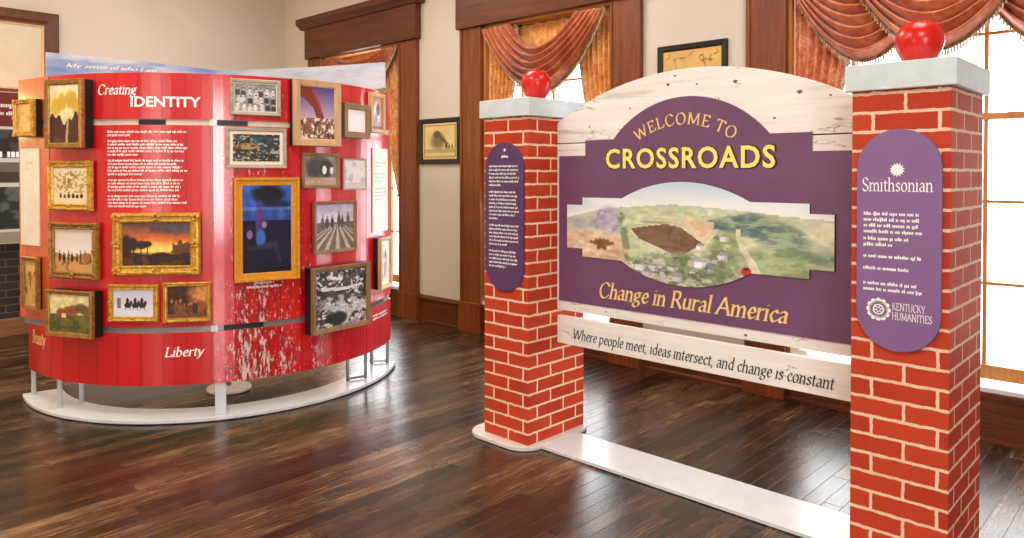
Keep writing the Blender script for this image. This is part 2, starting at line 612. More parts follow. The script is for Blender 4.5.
GL = {
    'a': G(44, ('c', 9, 37, 20, 45, 32, 38, 33, 25), ('l', 33, 32, 33, 5, 39, 1), ('c', 33, 26, 14, 22, 7, 10, 17, 0, 33, 8)),
    'b': G(50, ('l', 10, 72, 10, 2), ('c', 10, 36, 26, 45, 42, 24, 28, 0, 10, 5)),
    'c': G(41, ('c', 36, 36, 24, 45, 8, 24, 22, 0, 38, 9)),
    'd': G(50, ('l', 40, 72, 40, 0), ('c', 40, 36, 24, 45, 8, 22, 22, 0, 40, 9)),
    'e': G(43, ('c', 9, 23, 30, 25, 37, 30, 30, 43, 20, 45, 8, 22, 22, 0, 39, 10)),
    'f': G(29, ('c', 29, 66, 18, 70, 13, 50), ('l', 13, 52, 13, 0), ('h', 3, 44, 26, 44)),
    'g': G(46, ('c', 28, 45, 12, 40, 10, 26, 22, 17, 34, 26, 32, 40, 27, 45), ('c', 14, 20, 9, 10, 34, 3, 37, -11, 18, -21, 4, -12, 12, -1), ('h', 32, 42, 43, 44)),
    'h': G(50, ('l', 10, 72, 10, 0), ('c', 10, 32, 26, 45, 38, 34, 39, 20), ('l', 39, 24, 39, 0)),
    'i': G(23, ('l', 11, 45, 11, 0), ('h', 10, 61, 12, 62)),
    'l': G(22, ('l', 11, 72, 11, 0)),
    'm': G(78, ('l', 10, 45, 10, 0), ('c', 10, 32, 25, 45, 37, 34, 38, 22), ('l', 38, 25, 38, 0), ('c', 38, 32, 53, 45, 65, 34, 66, 22), ('l', 66, 25, 66, 0)),
    'n': G(50, ('l', 10, 45, 10, 0), ('c', 10, 32, 26, 45, 38, 34, 39, 20), ('l', 39, 24, 39, 0)),
    'o': G(49, ('o', 24, 22, 17, 23)),
    'p': G(50, ('l', 10, 45, 10, -22), ('c', 10, 36, 26, 45, 42, 24, 28, 0, 10, 6)),
    'r': G(35, ('l', 10, 45, 10, 0), ('c', 10, 30, 20, 43, 32, 41)),
    's': G(38, ('c', 32, 37, 20, 45, 9, 35, 20, 24, 32, 12, 20, 0, 7, 8)),
    't': G(31, ('h', 13, 57, 13, 8), ('c', 13, 12, 18, 0, 29, 5), ('h', 3, 44, 27, 44)),
    'u': G(49, ('c', 9, 45, 9, 14, 18, 0, 36, 12), ('l', 38, 45, 38, 0)),
    'w': G(62, ('h', 3, 45, 17, 0, 30, 42, 43, 0, 58, 45)),
    'y': G(44, ('h', 4, 45, 21, 3), ('h', 40, 45, 21, 3, 12, -17, 3, -20)),
    ',': G(20, ('h', 9, 5, 5, -10)), ' ': G(24),
    'A': G(70, ('l', 4, 0, 34, 71), ('l', 34, 71, 65, 0), ('h', 16, 26, 52, 26)),
    'B': G(60, ('l', 14, 70, 14, 0), ('c', 14, 70, 38, 68, 42, 54, 32, 38, 14, 37), ('c', 14, 37, 42, 36, 50, 20, 40, 2, 14, 0)),
    'C': G(68, ('c', 61, 56, 40, 71, 16, 60, 8, 34, 20, 6, 44, -1, 63, 14)),
    'E': G(60, ('l', 14, 70, 14, 0), ('h', 14, 69, 50, 69, 51, 58), ('h', 14, 36, 42, 36), ('h', 14, 1, 52, 1, 54, 14)),
    'H': G(74, ('l', 13, 70, 13, 0), ('l', 61, 70, 61, 0), ('h', 13, 36, 61, 36)),
    'I': G(30, ('l', 15, 70, 15, 0)),
    'K': G(68, ('l', 14, 70, 14, 0), ('h', 54, 70, 16, 34), ('h', 26, 42, 62, 0)),
    'L': G(57, ('l', 14, 70, 14, 0), ('h', 14, 1, 50, 1, 53, 15)),
    'M': G(90, ('l', 12, 0, 14, 70), ('h', 14, 70, 44, 6, 74, 70), ('l', 74, 70, 77, 0)),
    'N': G(78, ('l', 13, 0, 13, 70), ('h', 13, 70, 63, 2), ('l', 63, 70, 63, 2)),
    'O': G(76, ('o', 38, 35, 30, 36)),
    'R': G(66, ('l', 14, 70, 14, 0), ('c', 14, 70, 40, 69, 47, 53, 38, 37, 14, 36), ('h', 32, 36, 61, 0)),
    'S': G(52, ('c', 44, 57, 28, 71, 10, 60, 14, 42, 38, 28, 44, 12, 26, -1, 7, 12)),
    'T': G(62, ('l', 31, 70, 31, 0), ('h', 4, 58, 5, 69, 57, 69, 58, 58)),
    'U': G(74, ('l', 12, 70, 12, 22), ('c', 12, 26, 22, 2, 48, 1, 60, 22, 60, 34), ('l', 60, 26, 60, 70)),
    'W': G(98, ('h', 4, 70, 26, 0, 48, 64, 70, 0, 93, 70)),
    'Y': G(64, ('h', 4, 70, 32, 34, 60, 70), ('l', 32, 34, 32, 0)),
}


def hull(pts):
    pts = sorted(set((round(x, 6), round(y, 6)) for x, y in pts))
    def half(seq):
        h = []
        for p in seq:
            while len(h) > 1 and (h[-1][0] - h[-2][0]) * (p[1] - h[-2][1]) - (h[-1][1] - h[-2][1]) * (p[0] - h[-2][0]) <= 0:
                h.pop()
            h.append(p)
        return h[:-1]
    return half(pts) + half(pts[::-1])


def nib_polys(ch, weight=1.0, serif=True, slant=0.0):
    adv, st = GL[ch]
    th = 24 * D2R
    nx, nz = 5.0 * weight * math.cos(th), 5.0 * weight * math.sin(th)
    mx, mz = -1.15 * math.sin(th), 1.15 * math.cos(th)
    polys = []

    def seg(p, q, k=1.0):
        pts = []
        for a in (p, q):
            for s1 in (-1, 1):
                for s2 in (-1, 1):
                    pts.append((a[0] + k * s1 * nx + s2 * mx, a[1] + k * s1 * nz + s2 * mz))
        polys.append(hull(pts))

    for kind, pts in st:
        for p, q in zip(pts, pts[1:]):
            seg(p, q)
        if serif and kind == 'l':
            for p in (pts[0], pts[-1]):
                if p[1] in (0, 70, 72, 2, -22, 45):
                    x0 = p[0] - 11
                    x1 = p[0] + (11 if p[1] != 45 and p[1] != 72 else 0)
                    polys.append([(x0, p[1] - 1.6), (x1, p[1] - 1.6), (x1, p[1] + 1.6), (x0, p[1] + 1.6)])
    if slant:
        polys = [[(x + z * slant, z) for x, z in po] for po in polys]
    return adv, polys


def nib_text(text, cap, width=None, weight=1.0, serif=True, slant=0.0, spacing=0.0):
    """polygons in metres, starting at x = 0, baseline z = 0"""
    k = cap / 70.0
    x, out = 0.0, []
    for ch in text:
        adv, polys = nib_polys(ch, weight, serif, slant)
        out += [[((px + x) * k, pz * k) for px, pz in po] for po in polys]
        x += adv + spacing
    tot = x * k
    if width:
        f = width / tot
        out = [[(px * f, pz) for px, pz in po] for po in out]
        tot = width
    return tot, out


def put_polys(mb, polys, fn):
    """the union of the polygons as one layer of triangles"""
    pts, faces = [], []
    for po in polys:
        if sum(a[0] * b[1] - b[0] * a[1] for a, b in zip(po, po[1:] + po[:1])) < 0:
            po = po[::-1]
        faces.append(list(range(len(pts), len(pts) + len(po))))
        pts += [Vector((x * 100, z * 100)) for x, z in po]
    v2, _e, f2, _ov, _oe, of = delaunay_2d_cdt(pts, [], faces, 0, 1e-5)
    mb.add([fn(p.x / 100, p.y / 100) for p in v2], [tuple(f) for f, o in zip(f2, of) if o])


def sans_text(text, cap, width=None, bold=0.0, space=1.0):
    """built-in sans letters as triangles in (x,z), metres"""
    cu = bpy.data.curves.new('lettering_source', 'FONT')
    cu.body = text
    cu.size = 1.0
    cu.offset = bold
    cu.space_character = space
    cu.resolution_u = 3
    o = bpy.data.objects.new('lettering_source', cu)
    COL.objects.link(o)
    bpy.context.view_layer.update()
    me = bpy.data.meshes.new_from_object(o)
    vs_ = np.array([tuple(v.co) for v in me.vertices])
    fs = [tuple(p.vertices) for p in me.polygons]
    bpy.data.objects.remove(o)
    bpy.data.curves.remove(cu)
    bpy.data.meshes.remove(me)
    lo, hi = vs_[:, :2].min(0), vs_[:, :2].max(0)
    k = cap / (hi[1] - lo[1])
    kx = width / (hi[0] - lo[0]) if width else k
    pts = [((v[0] - lo[0]) * kx, (v[1] - lo[1]) * k) for v in vs_]
    return (hi[0] - lo[0]) * kx, pts, fs


def put_sans(mb, t, fn):
    _, pts, fs = t
    mb.add([fn(x, z) for x, z in pts], fs)


def tiny_lines(mb, x0, z0, width, n, pitch, xh, fn, last=0.6, fill=1.0):
    """lines of print too small to read: little letter-shaped marks in word groups"""
    r = random.Random(int(abs(x0 * 1000) + abs(z0 * 1000) + n))
    for i in range(n):
        z = z0 - i * pitch
        end = x0 + width * (last if i == n - 1 else r.uniform(0.86, 1.0)) * fill
        x = x0
        word = r.randint(2, 8)
        while x < end:
            w = xh * r.uniform(0.32, 0.62)
            h = xh * (1.45 if r.random() < 0.22 else 1.0)
            zb = z - (xh * 0.4 if r.random() < 0.08 else 0)
            mb.add([fn(x, zb), fn(x + w, zb), fn(x + w, z + h), fn(x, z + h)], [(0, 1, 2, 3)])
            x += w + xh * 0.16
            word -= 1
            if word == 0:
                x += xh * 0.6
                word = r.randint(2, 8)


# ---------------------------------------------------------------- pictures: painted grids
def vnoise(u, v, fu, fv, seed=0, octv=3):
    out = np.zeros_like(u)
    amp, tot = 1.0, 0.0
    for o in range(octv):
        r = np.random.default_rng(seed * 101 + o)
        n = 64
        g = r.random((n, n))
        x, y = u * fu * 2 ** o, v * fv * 2 ** o
        xi, yi = np.floor(x).astype(int), np.floor(y).astype(int)
        fx, fy = x - xi, y - yi
        fx, fy = fx * fx * (3 - 2 * fx), fy * fy * (3 - 2 * fy)
        a = g[xi % n, yi % n] * (1 - fx) + g[(xi + 1) % n, yi % n] * fx
        b = g[xi % n, (yi + 1) % n] * (1 - fx) + g[(xi + 1) % n, (yi + 1) % n] * fx
        out += amp * (a * (1 - fy) + b * fy)
        tot += amp
        amp *= 0.55
    return out / tot


class Paint:
    def __init__(s, u, v, c, seed=1):
        s.u, s.v, s.seed = u, v, seed
        s.c = np.tile(np.array(c, float), (len(u), 1))

    def mask(s, m, c, a=1.0):
        m = np.clip(np.asarray(m, float), 0, 1)[:, None] * a
        s.c = s.c * (1 - m) + np.array(c, float) * m
        return s

    def grad(s, v0, v1, c0, c1):
        t = np.clip((s.v - v0) / (v1 - v0), 0, 1)
        on = (s.v >= min(v0, v1)) & (s.v <= max(v0, v1))
        col = np.array(c0, float) * (1 - t[:, None]) + np.array(c1, float) * t[:, None]
        s.c[on] = col[on]
        return s

    def ell(s, x, y, rx, ry, c, a=1.0, soft=0.15):
        d = ((s.u - x) / rx) ** 2 + ((s.v - y) / ry) ** 2
        return s.mask(np.clip((1 + soft - d) / (2 * soft), 0, 1), c, a)

    def rect(s, x0, x1, y0, y1, c, a=1.0):
        return s.mask((s.u > x0) & (s.u < x1) & (s.v > y0) & (s.v < y1), c, a)

    def poly(s, pts, c, a=1.0):
        ins = np.zeros(len(s.u), bool)
        for (x0, y0), (x1, y1) in zip(pts, pts[1:] + pts[:1]):
            if y0 == y1:
                continue
            cr = ((y0 > s.v) != (y1 > s.v)) & (s.u < (x1 - x0) * (s.v - y0) / (y1 - y0) + x0)
            ins ^= cr
        return s.mask(ins, c, a)

    def blotch(s, fu, fv, thr, c, a=1.0, region=None, seed=3, soft=0.10):
        n = vnoise(s.u, s.v, fu, fv, s.seed * 7 + seed)
        m = np.clip((n - thr) / soft, 0, 1)
        if region is not None:
            m = m * region
        return s.mask(m, c, a)

    def tone(s, fu, fv, k, seed=9):
        n = vnoise(s.u, s.v, fu, fv, s.seed * 5 + seed) - 0.5
        s.c = np.clip(s.c * (1 + k * n[:, None]), 0, 255)
        return s

    def figures(s, n, y, h, c, x0=0.1, x1=0.9, w=0.03, jit=0.2):
        r = np.random.default_rng(s.seed * 3 + n)
        for k in range(n):
            x = x0 + (x1 - x0) * (k + r.uniform(-jit, jit) + 0.5) / n
            hh = h * r.uniform(0.75, 1.15)
            cc = np.array(c) * r.uniform(0.7, 1.4)
            s.ell(x, y + hh * 0.42, w * r.uniform(.8, 1.2), hh * 0.45, cc)
            s.ell(x, y + hh * 0.95, w * 0.55, hh * 0.13, np.array(c) * 1.6 + 20)
        return s


def P_sketch(u, v, sd):
    p = Paint(u, v, (206, 160, 84), sd).tone(4, 4, .35)
    p.blotch(5, 6, .56, (120, 82, 40), .7, np.exp(-((u - .5) / .3) ** 2 - ((v - .45) / .35) ** 2))
    return p.c


def P_golden(u, v, sd):
    p = Paint(u, v, (238, 220, 160), sd)
    p.grad(.6, 1, (236, 206, 120), (244, 232, 190))
    for x, y, r in ((.2, .62, .16), (.42, .7, .14), (.72, .74, .2), (.9, .6, .14)):
        p.ell(x, y, r, .15, (206, 164, 52), .85, .4)
    p.mask(v < .42 + .07 * np.sin(u * 9) + .05 * np.sin(u * 23), (74, 44, 34))
    p.blotch(5, 5, .58, (112, 70, 44), .7, (v < .45) * 1.0)
    p.poly([(.52, 0), (.6, 0), (.66, .5), (.6, .52)], (226, 196, 130), .8)
    return p.tone(6, 6, .25).c


def P_snowy(u, v, sd):
    p = Paint(u, v, (238, 220, 170), sd).grad(.55, 1, (236, 214, 150), (240, 226, 190))
    p.blotch(15, 15, .50, (140, 100, 50), .8, ((v > .3) & (v < .9)) * (1.2 - 1.6 * np.abs(u - .5)))
    p.poly([(.3, .42), (.46, .6), (.62, .42)], (190, 140, 80), .8)
    p.figures(6, .16, .12, (60, 40, 24), .15, .9, .04)
    return p.c


def P_harvest(u, v, sd):
    p = Paint(u, v, (240, 226, 216), sd).grad(.4, 1, (244, 232, 222), (228, 208, 196))
    p.mask(v < .40 + .06 * np.sin(u * 7 + 2), (206, 158, 96))
    p.blotch(9, 9, .55, (130, 86, 44), .8, (v < .42) * 1.0)
    p.figures(8, .24, .26, (96, 62, 44), .08, .95, .035)
    p.ell(.82, .34, .1, .1, (170, 112, 56))
    return p.c


def P_field(u, v, sd):
    p = Paint(u, v, (232, 216, 150), sd).grad(.5, 1, (230, 206, 132), (240, 226, 172))
    p.mask(v < .48, (112, 106, 52))
    p.blotch(6, 8, .5, (70, 76, 36), .8, (v < .48) * 1.0)
    for x, y, r in ((.3, .5, .13), (.46, .56, .12), (.6, .6, .13), (.78, .66, .14), (.9, .6, .12)):
        p.ell(x, y, r, .13, (150, 74, 48) if x < .7 else (96, 86, 50), .9, .4)
    p.rect(.3, .4, .4, .5, (228, 206, 170), .9)
    return p.tone(9, 9, .35).c


def P_ochre(u, v, sd):
    p = Paint(u, v, (206, 158, 82), sd).tone(4, 6, .4)
    p.rect(.15, .85, .7, .9, (226, 196, 120), .7)
    p.blotch(6, 6, .52, (86, 58, 30), .8, ((v > .1) & (v < .75)) * 1.0)
    return p.c


def P_sunset(u, v, sd):
    p = Paint(u, v, (70, 40, 30), sd)
    p.grad(.3, .62, (250, 196, 70), (232, 110, 40)).grad(.62, 1, (222, 104, 44), (92, 66, 70))
    p.ell(.52, .38, .3, .16, (255, 222, 110), .8, .9)
    p.blotch(4, 6, .5, (96, 60, 58), .85, np.clip((v - .55) * 3, 0, 1))
    p.ell(.85, .9, .35, .18, (84, 76, 82), .8, .6)
    p.mask(v < .28 + .03 * np.sin(u * 14), (50, 30, 26))
    p.blotch(9, 7, .55, (110, 60, 34), .7, (v < .26) * 1.0)
    for x, y, rx, ry in ((.06, .45, .08, .26), (.16, .5, .07, .15), (.28, .48, .08, .1), (.37, .5, .06, .07)):
        p.ell(x, y, rx, ry, (44, 28, 22), .95, .35)
        p.rect(x - .008, x + .008, .2, y, (34, 22, 18))
    p.poly([(.72, .28), (.74, .52), (.8, .46), (.84, .62), (.9, .5), (.95, .56), (1, .5), (1, .28)], (92, 52, 40), .95)
    return p.tone(14, 14, .3).c


def P_riders(u, v, sd):
    p = Paint(u, v, (226, 222, 232), sd).grad(.45, 1, (222, 216, 230), (206, 204, 224)).tone(3, 3, .08)
    for x in (.36, .55, .72):
        p.ell(x, .42, .09, .10, (58, 44, 44), 1, .2)
        p.rect(x - .07, x - .05, .24, .4, (58, 44, 44)).rect(x + .04, x + .06, .24, .4, (58, 44, 44))
        p.ell(x + .08, .52, .035, .07, (58, 44, 44))
        p.ell(x - .01, .58, .035, .12, (40, 34, 40))
    p.rect(.1, .18, .3, .7, (96, 92, 108), .8)
    return p.c


def P_interior(u, v, sd):
    p = Paint(u, v, (66, 34, 22), sd)
    p.ell(.95, .75, .4, .4, (222, 150, 84), .9, .8)
    p.ell(.8, .3, .2, .25, (150, 80, 40), .8, .5)
    p.figures(7, .12, .4, (96, 56, 34), .08, .75, .06)
    p.mask(v < .14, (120, 74, 40))
    return p.tone(9, 9, .7).c


def P_portrait_rows(u, v, sd):
    p = Paint(u, v, (150, 146, 142), sd).tone(6, 6, .4)
    r = np.random.default_rng(12)
    for y in (.78, .5, .22):
        for k in range(7):
            x = .08 + k * .14 + r.uniform(-.02, .02)
            yy = y + r.uniform(-.04, .04)
            dk = r.random() < .45
            p.ell(x, yy - .14, .06, .12, (56, 54, 54) if dk else (222, 218, 214), .9, .4)
            p.ell(x, yy + .02, .028, .055, (206, 200, 196) if dk else (236, 232, 230), .9, .3)
            p.ell(x, yy + .06, .028, .03, (48, 46, 46), .8, .3)
    return p.tone(18, 18, .45).c


def P_machines(u, v, sd):
    p = Paint(u, v, (58, 58, 52), sd).tone(6, 6, 1.0)
    p.blotch(13, 12, .56, (200, 206, 208), .8, (v > .3) * 1.0)
    p.ell(.3, .55, .25, .12, (186, 150, 88), .9, .4)
    p.ell(.6, .8, .2, .12, (46, 84, 96), .8, .5)
    p.blotch(18, 16, .58, (230, 226, 220), .8, (v < .35) * 1.0, 5)
    p.blotch(15, 14, .58, (26, 28, 26), .8, None, 8)
    return p.c


def P_canyon(u, v, sd):
    p = Paint(u, v, (120, 90, 150), sd).grad(.35, 1, (206, 176, 190), (92, 70, 140))
    p.mask(v < .4, (150, 96, 66))
    p.poly([(0, 1), (.3, 1), (.5, .85), (.66, .5), (.7, .4), (.5, .36), (.38, .6), (.1, .78), (0, .8)], (128, 50, 36))
    p.poly([(.3, 1), (.5, .85), (.66, .5), (.6, .5), (.42, .84)], (170, 86, 60), .8)
    p.blotch(14, 16, .52, (240, 236, 230), .9, (v < .4) * 1.0)
    p.blotch(18, 18, .56, (60, 40, 40), .8, (v < .36) * 1.0, 5)
    return p.c


def P_blank(u, v, sd):
    return Paint(u, v, (248, 246, 244), sd).tone(3, 3, .03).c


def P_poster(u, v, sd):
    p = Paint(u, v, (214, 118, 58), sd)
    p.ell(.5, .5, .3, .36, (236, 226, 216), .95, .3)
    p.ell(.6, .62, .16, .2, (60, 50, 58))
    p.ell(.42, .3, .18, .2, (120, 140, 180), .9)
    p.mask(v < .1, (50, 44, 50))
    return p.tone(5, 5, .2).c


def P_barnyard(u, v, sd):
    p = Paint(u, v, (132, 126, 120), sd).tone(5, 5, .6)
    p.ell(.35, .6, .3, .35, (62, 58, 56), .9, .5)
    p.ell(.68, .58, .2, .3, (40, 36, 36), .9, .5)
    p.ell(.62, .52, .07, .15, (236, 232, 230))
    p.ell(.85, .5, .06, .12, (230, 226, 226))
    p.mask(v < .25, (196, 168, 140), .8)
    return p.tone(9, 9, .3).c


def P_faded(u, v, sd):
    p = Paint(u, v, (226, 220, 214), sd)
    p.blotch(6, 6, .55, (176, 170, 164), .7)
    p.mask(v < .2, (190, 180, 170), .6)
    return p.c


def P_rows(u, v, sd):
    p = Paint(u, v, (200, 196, 214), sd).grad(.62, 1, (214, 208, 222), (178, 174, 200))
    p.mask(v < .6, (112, 96, 82))
    for k in range(-4, 5):
        p.poly([(.55 + k * .03, .55), (.57 + k * .03, .55), (.62 + k * .30, 0), (.50 + k * .30, 0)], (196, 184, 168), .9)
    p.figures(6, .48, .3, (74, 66, 66), .08, .92, .045)
    return p.tone(8, 8, .3).c


def P_night(u, v, sd):
    p = Paint(u, v, (26, 24, 52), sd).grad(.6, 1, (44, 74, 150), (58, 104, 196))
    p.ell(.52, .9, .34, .1, (22, 24, 34), .95, .4)
    p.ell(.7, .78, .3, .05, (22, 26, 44), .8, .5)
    p.ell(.34, .62, .09, .2, (92, 56, 140), .9, .4)
    p.ell(.36, .40, .1, .1, (60, 110, 190), .9, .4)
    p.ell(.8, .66, .08, .06, (70, 90, 170), .8, .5)
    p.rect(0, 1, .72, .75, (110, 140, 200), .5)
    p.ell(.44, .55, .05, .04, (200, 150, 170), .8)
    p.ell(.14, .44, .06, .05, (160, 120, 190), .8)
    p.poly([(.1, .3), (.7, .36), (.8, .12), (.75, .1), (.64, .28), (.1, .26)], (58, 50, 70), .8)
    p.mask(v < .1, (20, 18, 32), .6)
    return p.tone(9, 9, .5).c


def P_crowd(u, v, sd):
    p = Paint(u, v, (70, 66, 64), sd).tone(6, 6, .9)
    p.ell(.7, .3, .4, .3, (208, 204, 204), .9, .5)
    p.ell(.3, .42, .25, .2, (190, 186, 186), .9, .5)
    p.blotch(15, 16, .55, (34, 32, 32), .9)
    p.blotch(20, 22, .57, (240, 238, 238), .9, None, 5)
    p.blotch(4, 4, .60, (44, 42, 42), .8, None, 6)
    p.poly([(.1, .66), (.55, .62), (.9, .68), (.9, .72), (.55, .68), (.1, .72)], (236, 234, 234), .9)
    p.poly([(.3, .84), (.5, .8), (.52, .84), (.32, .9)], (240, 238, 238), .9)
    p.ell(.42, .14, .18, .12, (28, 26, 26), .9, .4)
    return p.c


def P_print(u, v, sd):
    p = Paint(u, v, (222, 196, 132), sd).tone(3, 3, .12)
    p.ell(.45, .5, .22, .26, (104, 92, 66), .8, .7)
    p.ell(.42, .72, .12, .12, (76, 62, 48), .8, .5)
    p.poly([(.55, .7), (.8, .42), (.74, .38), (.5, .56)], (90, 76, 52), .8)
    p.figures(3, .24, .2, (80, 80, 50), .7, .95, .03)
    p.mask((v < .24) & (v > .12), (150, 140, 92), .6)
    return p.c


def P_map(u, v, sd):
    p = Paint(u, v, (214, 176, 108), sd).tone(4, 3, .25)
    n = vnoise(u, v, 3, 3, 5)
    p.mask(np.abs(n - .5) < .02, (140, 96, 52), .7)
    p.mask((u < .05) | (u > .95) | (v > .94), (226, 170, 80), .8)
    return p.c


def P_figure_print(u, v, sd):
    p = Paint(u, v, (226, 206, 186), sd)
    p.ell(.5, .45, .28, .4, (190, 140, 120), .8, .5)
    p.ell(.5, .72, .12, .1, (60, 44, 44))
    p.ell(.45, .3, .16, .2, (110, 60, 60), .8, .5)
    return p.tone(6, 9, .6).c


def painted(name, w, h, zc, y, fn, parent, seed, nu=None):
    """a painted sheet w x h in the x-z plane at depth y"""
    nu = nu or 64
    nv = max(12, int(nu * h / w))
    nv = min(nv, 110)
    mb = MB().grid(nu, nv, lambda a, b: ((a - .5) * w, y, zc + (b - .5) * h))
    o = mb.build(name, M['pic'], parent, fixn=False)
    colour(o.data, lambda X, Z: fn((X / w) + .5, (Z - zc) / h + .5, seed))
    return o


def colour(me, fn):
    n = len(me.polygons)
    cen = np.zeros(n * 3)
    me.polygons.foreach_get('center', cen)
    cen = cen.reshape(-1, 3)
    c = np.clip(fn(cen[:, 0], cen[:, 2]), 0, 255) / 255
    c = np.where(c <= 0.04045, c / 12.92, ((c + 0.055) / 1.055) ** 2.4)
    tot = np.zeros(n, int)
    me.polygons.foreach_get('loop_total', tot)
    lc = np.repeat(np.c_[c, np.ones(n)], tot, axis=0)
    at = me.color_attributes.new('Col', 'FLOAT_COLOR', 'CORNER')
    at.data.foreach_set('color', lc.ravel())


# ---------------------------------------------------------------- the room
XL, XR, YB, YF, ZC = -9.05, 4.5, 5.15, -3.4, 4.3
struct(MB().box(XL - .3, XR + .3, YF - .3, YB + .35, -0.2, 0).build('floor', M['floor']))
struct(MB().box(XL - .3, XR + .3, YF - .3, YB + .35, ZC, ZC + .2).build('ceiling', M['ceil']))
struct(MB().box(XL - .3, XL, YF, YB + .35, 0, ZC).build('wall_left', M['wall']))
struct(MB().box(XR, XR + .3, YF, YB + .35, 0, ZC).build('wall_right', M['wall']))
struct(MB().box(XL, XR, YF - .3, YF, 0, ZC).build('wall_front', M['wall']))

WIN = [(-8.12, -6.56), (-5.26, -3.70), (-2.19, -0.24)]
ZS, ZT = 0.32, 3.045
mb = MB()
xs = [XL] + [x for w in WIN for x in w] + [XR]
for i in range(0, len(xs), 2):
    mb.box(xs[i], xs[i + 1], YB, YB + .35, 0, ZC)
for a, b in WIN:
    mb.box(a, b, YB, YB + .35, ZT, ZC)
    mb.box(a, b, YB, YB + .35, 0, ZS)
struct(mb.build('wall_back', M['wall']))

CAS = 0.30


def base_seg(x0, x1, name):
    mb = MB()
    prof = [(0, 0), (-.030, 0), (-.030, .02), (-.016, .03), (-.016, .235), (-.030, .245), (-.030, .262), (-.012, .29), (0, .29)]
    n = len(prof)
    vs_ = [(x0, YB + y - .006, z) for y, z in prof] + [(x1, YB + y - .006, z) for y, z in prof]
    mb.add(vs_, [tuple(range(n)), tuple(range(2 * n - 1, n - 1, -1))] + [(i, (i + 1) % n, (i + 1) % n + n, i + n) for i in range(n)])
    return struct(mb.build(name, M['trimx']))


base_seg(XL, WIN[0][0] - CAS, 'baseboard_back')
base_seg(WIN[0][1] + CAS, WIN[1][0] - CAS, 'baseboard_back')
base_seg(WIN[1][1] + CAS, WIN[2][0] - CAS, 'baseboard_back')
base_seg(WIN[2][1] + CAS, XR, 'baseboard_back')
struct(MB().box(XL, XL + .03, 2.75, YB - .04, 0, .29).build('baseboard_left', M['trim']))


def make_window(i, x0, x1, ncol):
    r = sroot('window_%d' % i, ((x0 + x1) / 2, YB, 0))
    w = (x1 - x0) / 2
    for sgn in (-1, 1):
        mb = MB()
        a, b = sorted((sgn * w, sgn * (w + CAS)))
        mb.box(a, b, -.045, 0, 0, ZT)
        for q0, q1 in ((0.0, .022), (.268, .30)):
            c, d = sorted((sgn * (w + q0), sgn * (w + q1)))
            mb.box(c, d, -.056, -.04, 0.30, ZT)
        c, d = sorted((sgn * (w - .004), sgn * (w + CAS + .012)))
        mb.box(c, d, -.068, 0, 0, .30)
        struct(mb.build('side_casing', M['trim'], r, bevel=.004))
    mb = MB()
    e = w + CAS + .03
    mb.box(-e, e, -.085, 0, ZT, 3.42)
    struct(mb.build('header_board', M['trimx'], r, bevel=.004))
    mb = MB()
    e += .07
    n = [(-.0, 3.42), (-.10, 3.42), (-.13, 3.45), (-.17, 3.48), (-.17, 3.545), (0, 3.545)]
    vs_ = [(-e, y, z) for y, z in n] + [(e, y, z) for y, z in n]
    k = len(n)
    mb.add(vs_, [tuple(range(k)), tuple(range(2 * k - 1, k - 1, -1))] + [(j, (j + 1) % k, (j + 1) % k + k, j + k) for j in range(k)])
    struct(mb.build('cornice', M['trimx'], r, bevel=.004))
    # jamb lining
    mb = MB()
    for sgn in (-1, 1):
        a, b = sorted((sgn * w, sgn * (w - .02)))
        mb.box(a, b, 0, .30, ZS, ZT)
    mb.box(-w, w, 0, .30, ZT - .02, ZT)
    struct(mb.build('jamb', M['sash'], r))
    # stool, white to stand in for daylight glare on its wood, and apron
    struct(MB().box(-w - .0, w + .0, -.03, .30, ZS - .02, ZS + .004).build('stool', M['basewhite'], r))
    ap = MB().box(-w, w, -.03, -.002, 0, ZS - .022)
    ap.box(-w, w, -.042, 0, 0, .03).box(-w, w, -.042, 0, ZS - .06, ZS - .022)
    struct(ap.build('apron_panel', M['trimx'], r, bevel=.004))
    # sashes: golden frame, muntins, glass
    y0, y1 = .13, .17
    mb = MB()
    z0, z1 = .345, ZT - .02
    mb.box(-w + .02, w - .02, y0 - .02, y1, z0, .43)
    mb.box(-w + .02, w - .02, y0, y1, z1 - .06, z1)
    for sgn in (-1, 1):
        a, b = sorted((sgn * (w - .02), sgn * (w - .065)))
        mb.box(a, b, y0, y1, z0, z1)
    mb.box(-w + .02, w - .02, y0 - .015, y1, 1.925, 1.965)
    for c in range(1, ncol):
        x = -w + 2 * w * c / ncol
        mb.box(x - .011, x + .011, y0 + .004, y1 - .004, .42, z1 - .03)
    for z in (.925, 1.425, 2.45):
        mb.box(-w + .05, w - .05, y0 + .006, y1 - .006, z - .009, z + .009)
    struct(mb.build('sash', M['sash'], r))
    struct(MB().box(-w + .04, w - .04, .149, .152, .40, z1 - .03).build('pane', M['glass'], r))
    return r


for i, ((a, b), nc) in enumerate(zip(WIN, (4, 4, 5))):
    make_window(i + 1, a, b, nc)


# ---------------------------------------------------------------- outside the windows
struct(MB().box(-60, 40, YB + .36, 70, -.9, -.7).build('ground_outside', M['ground']))


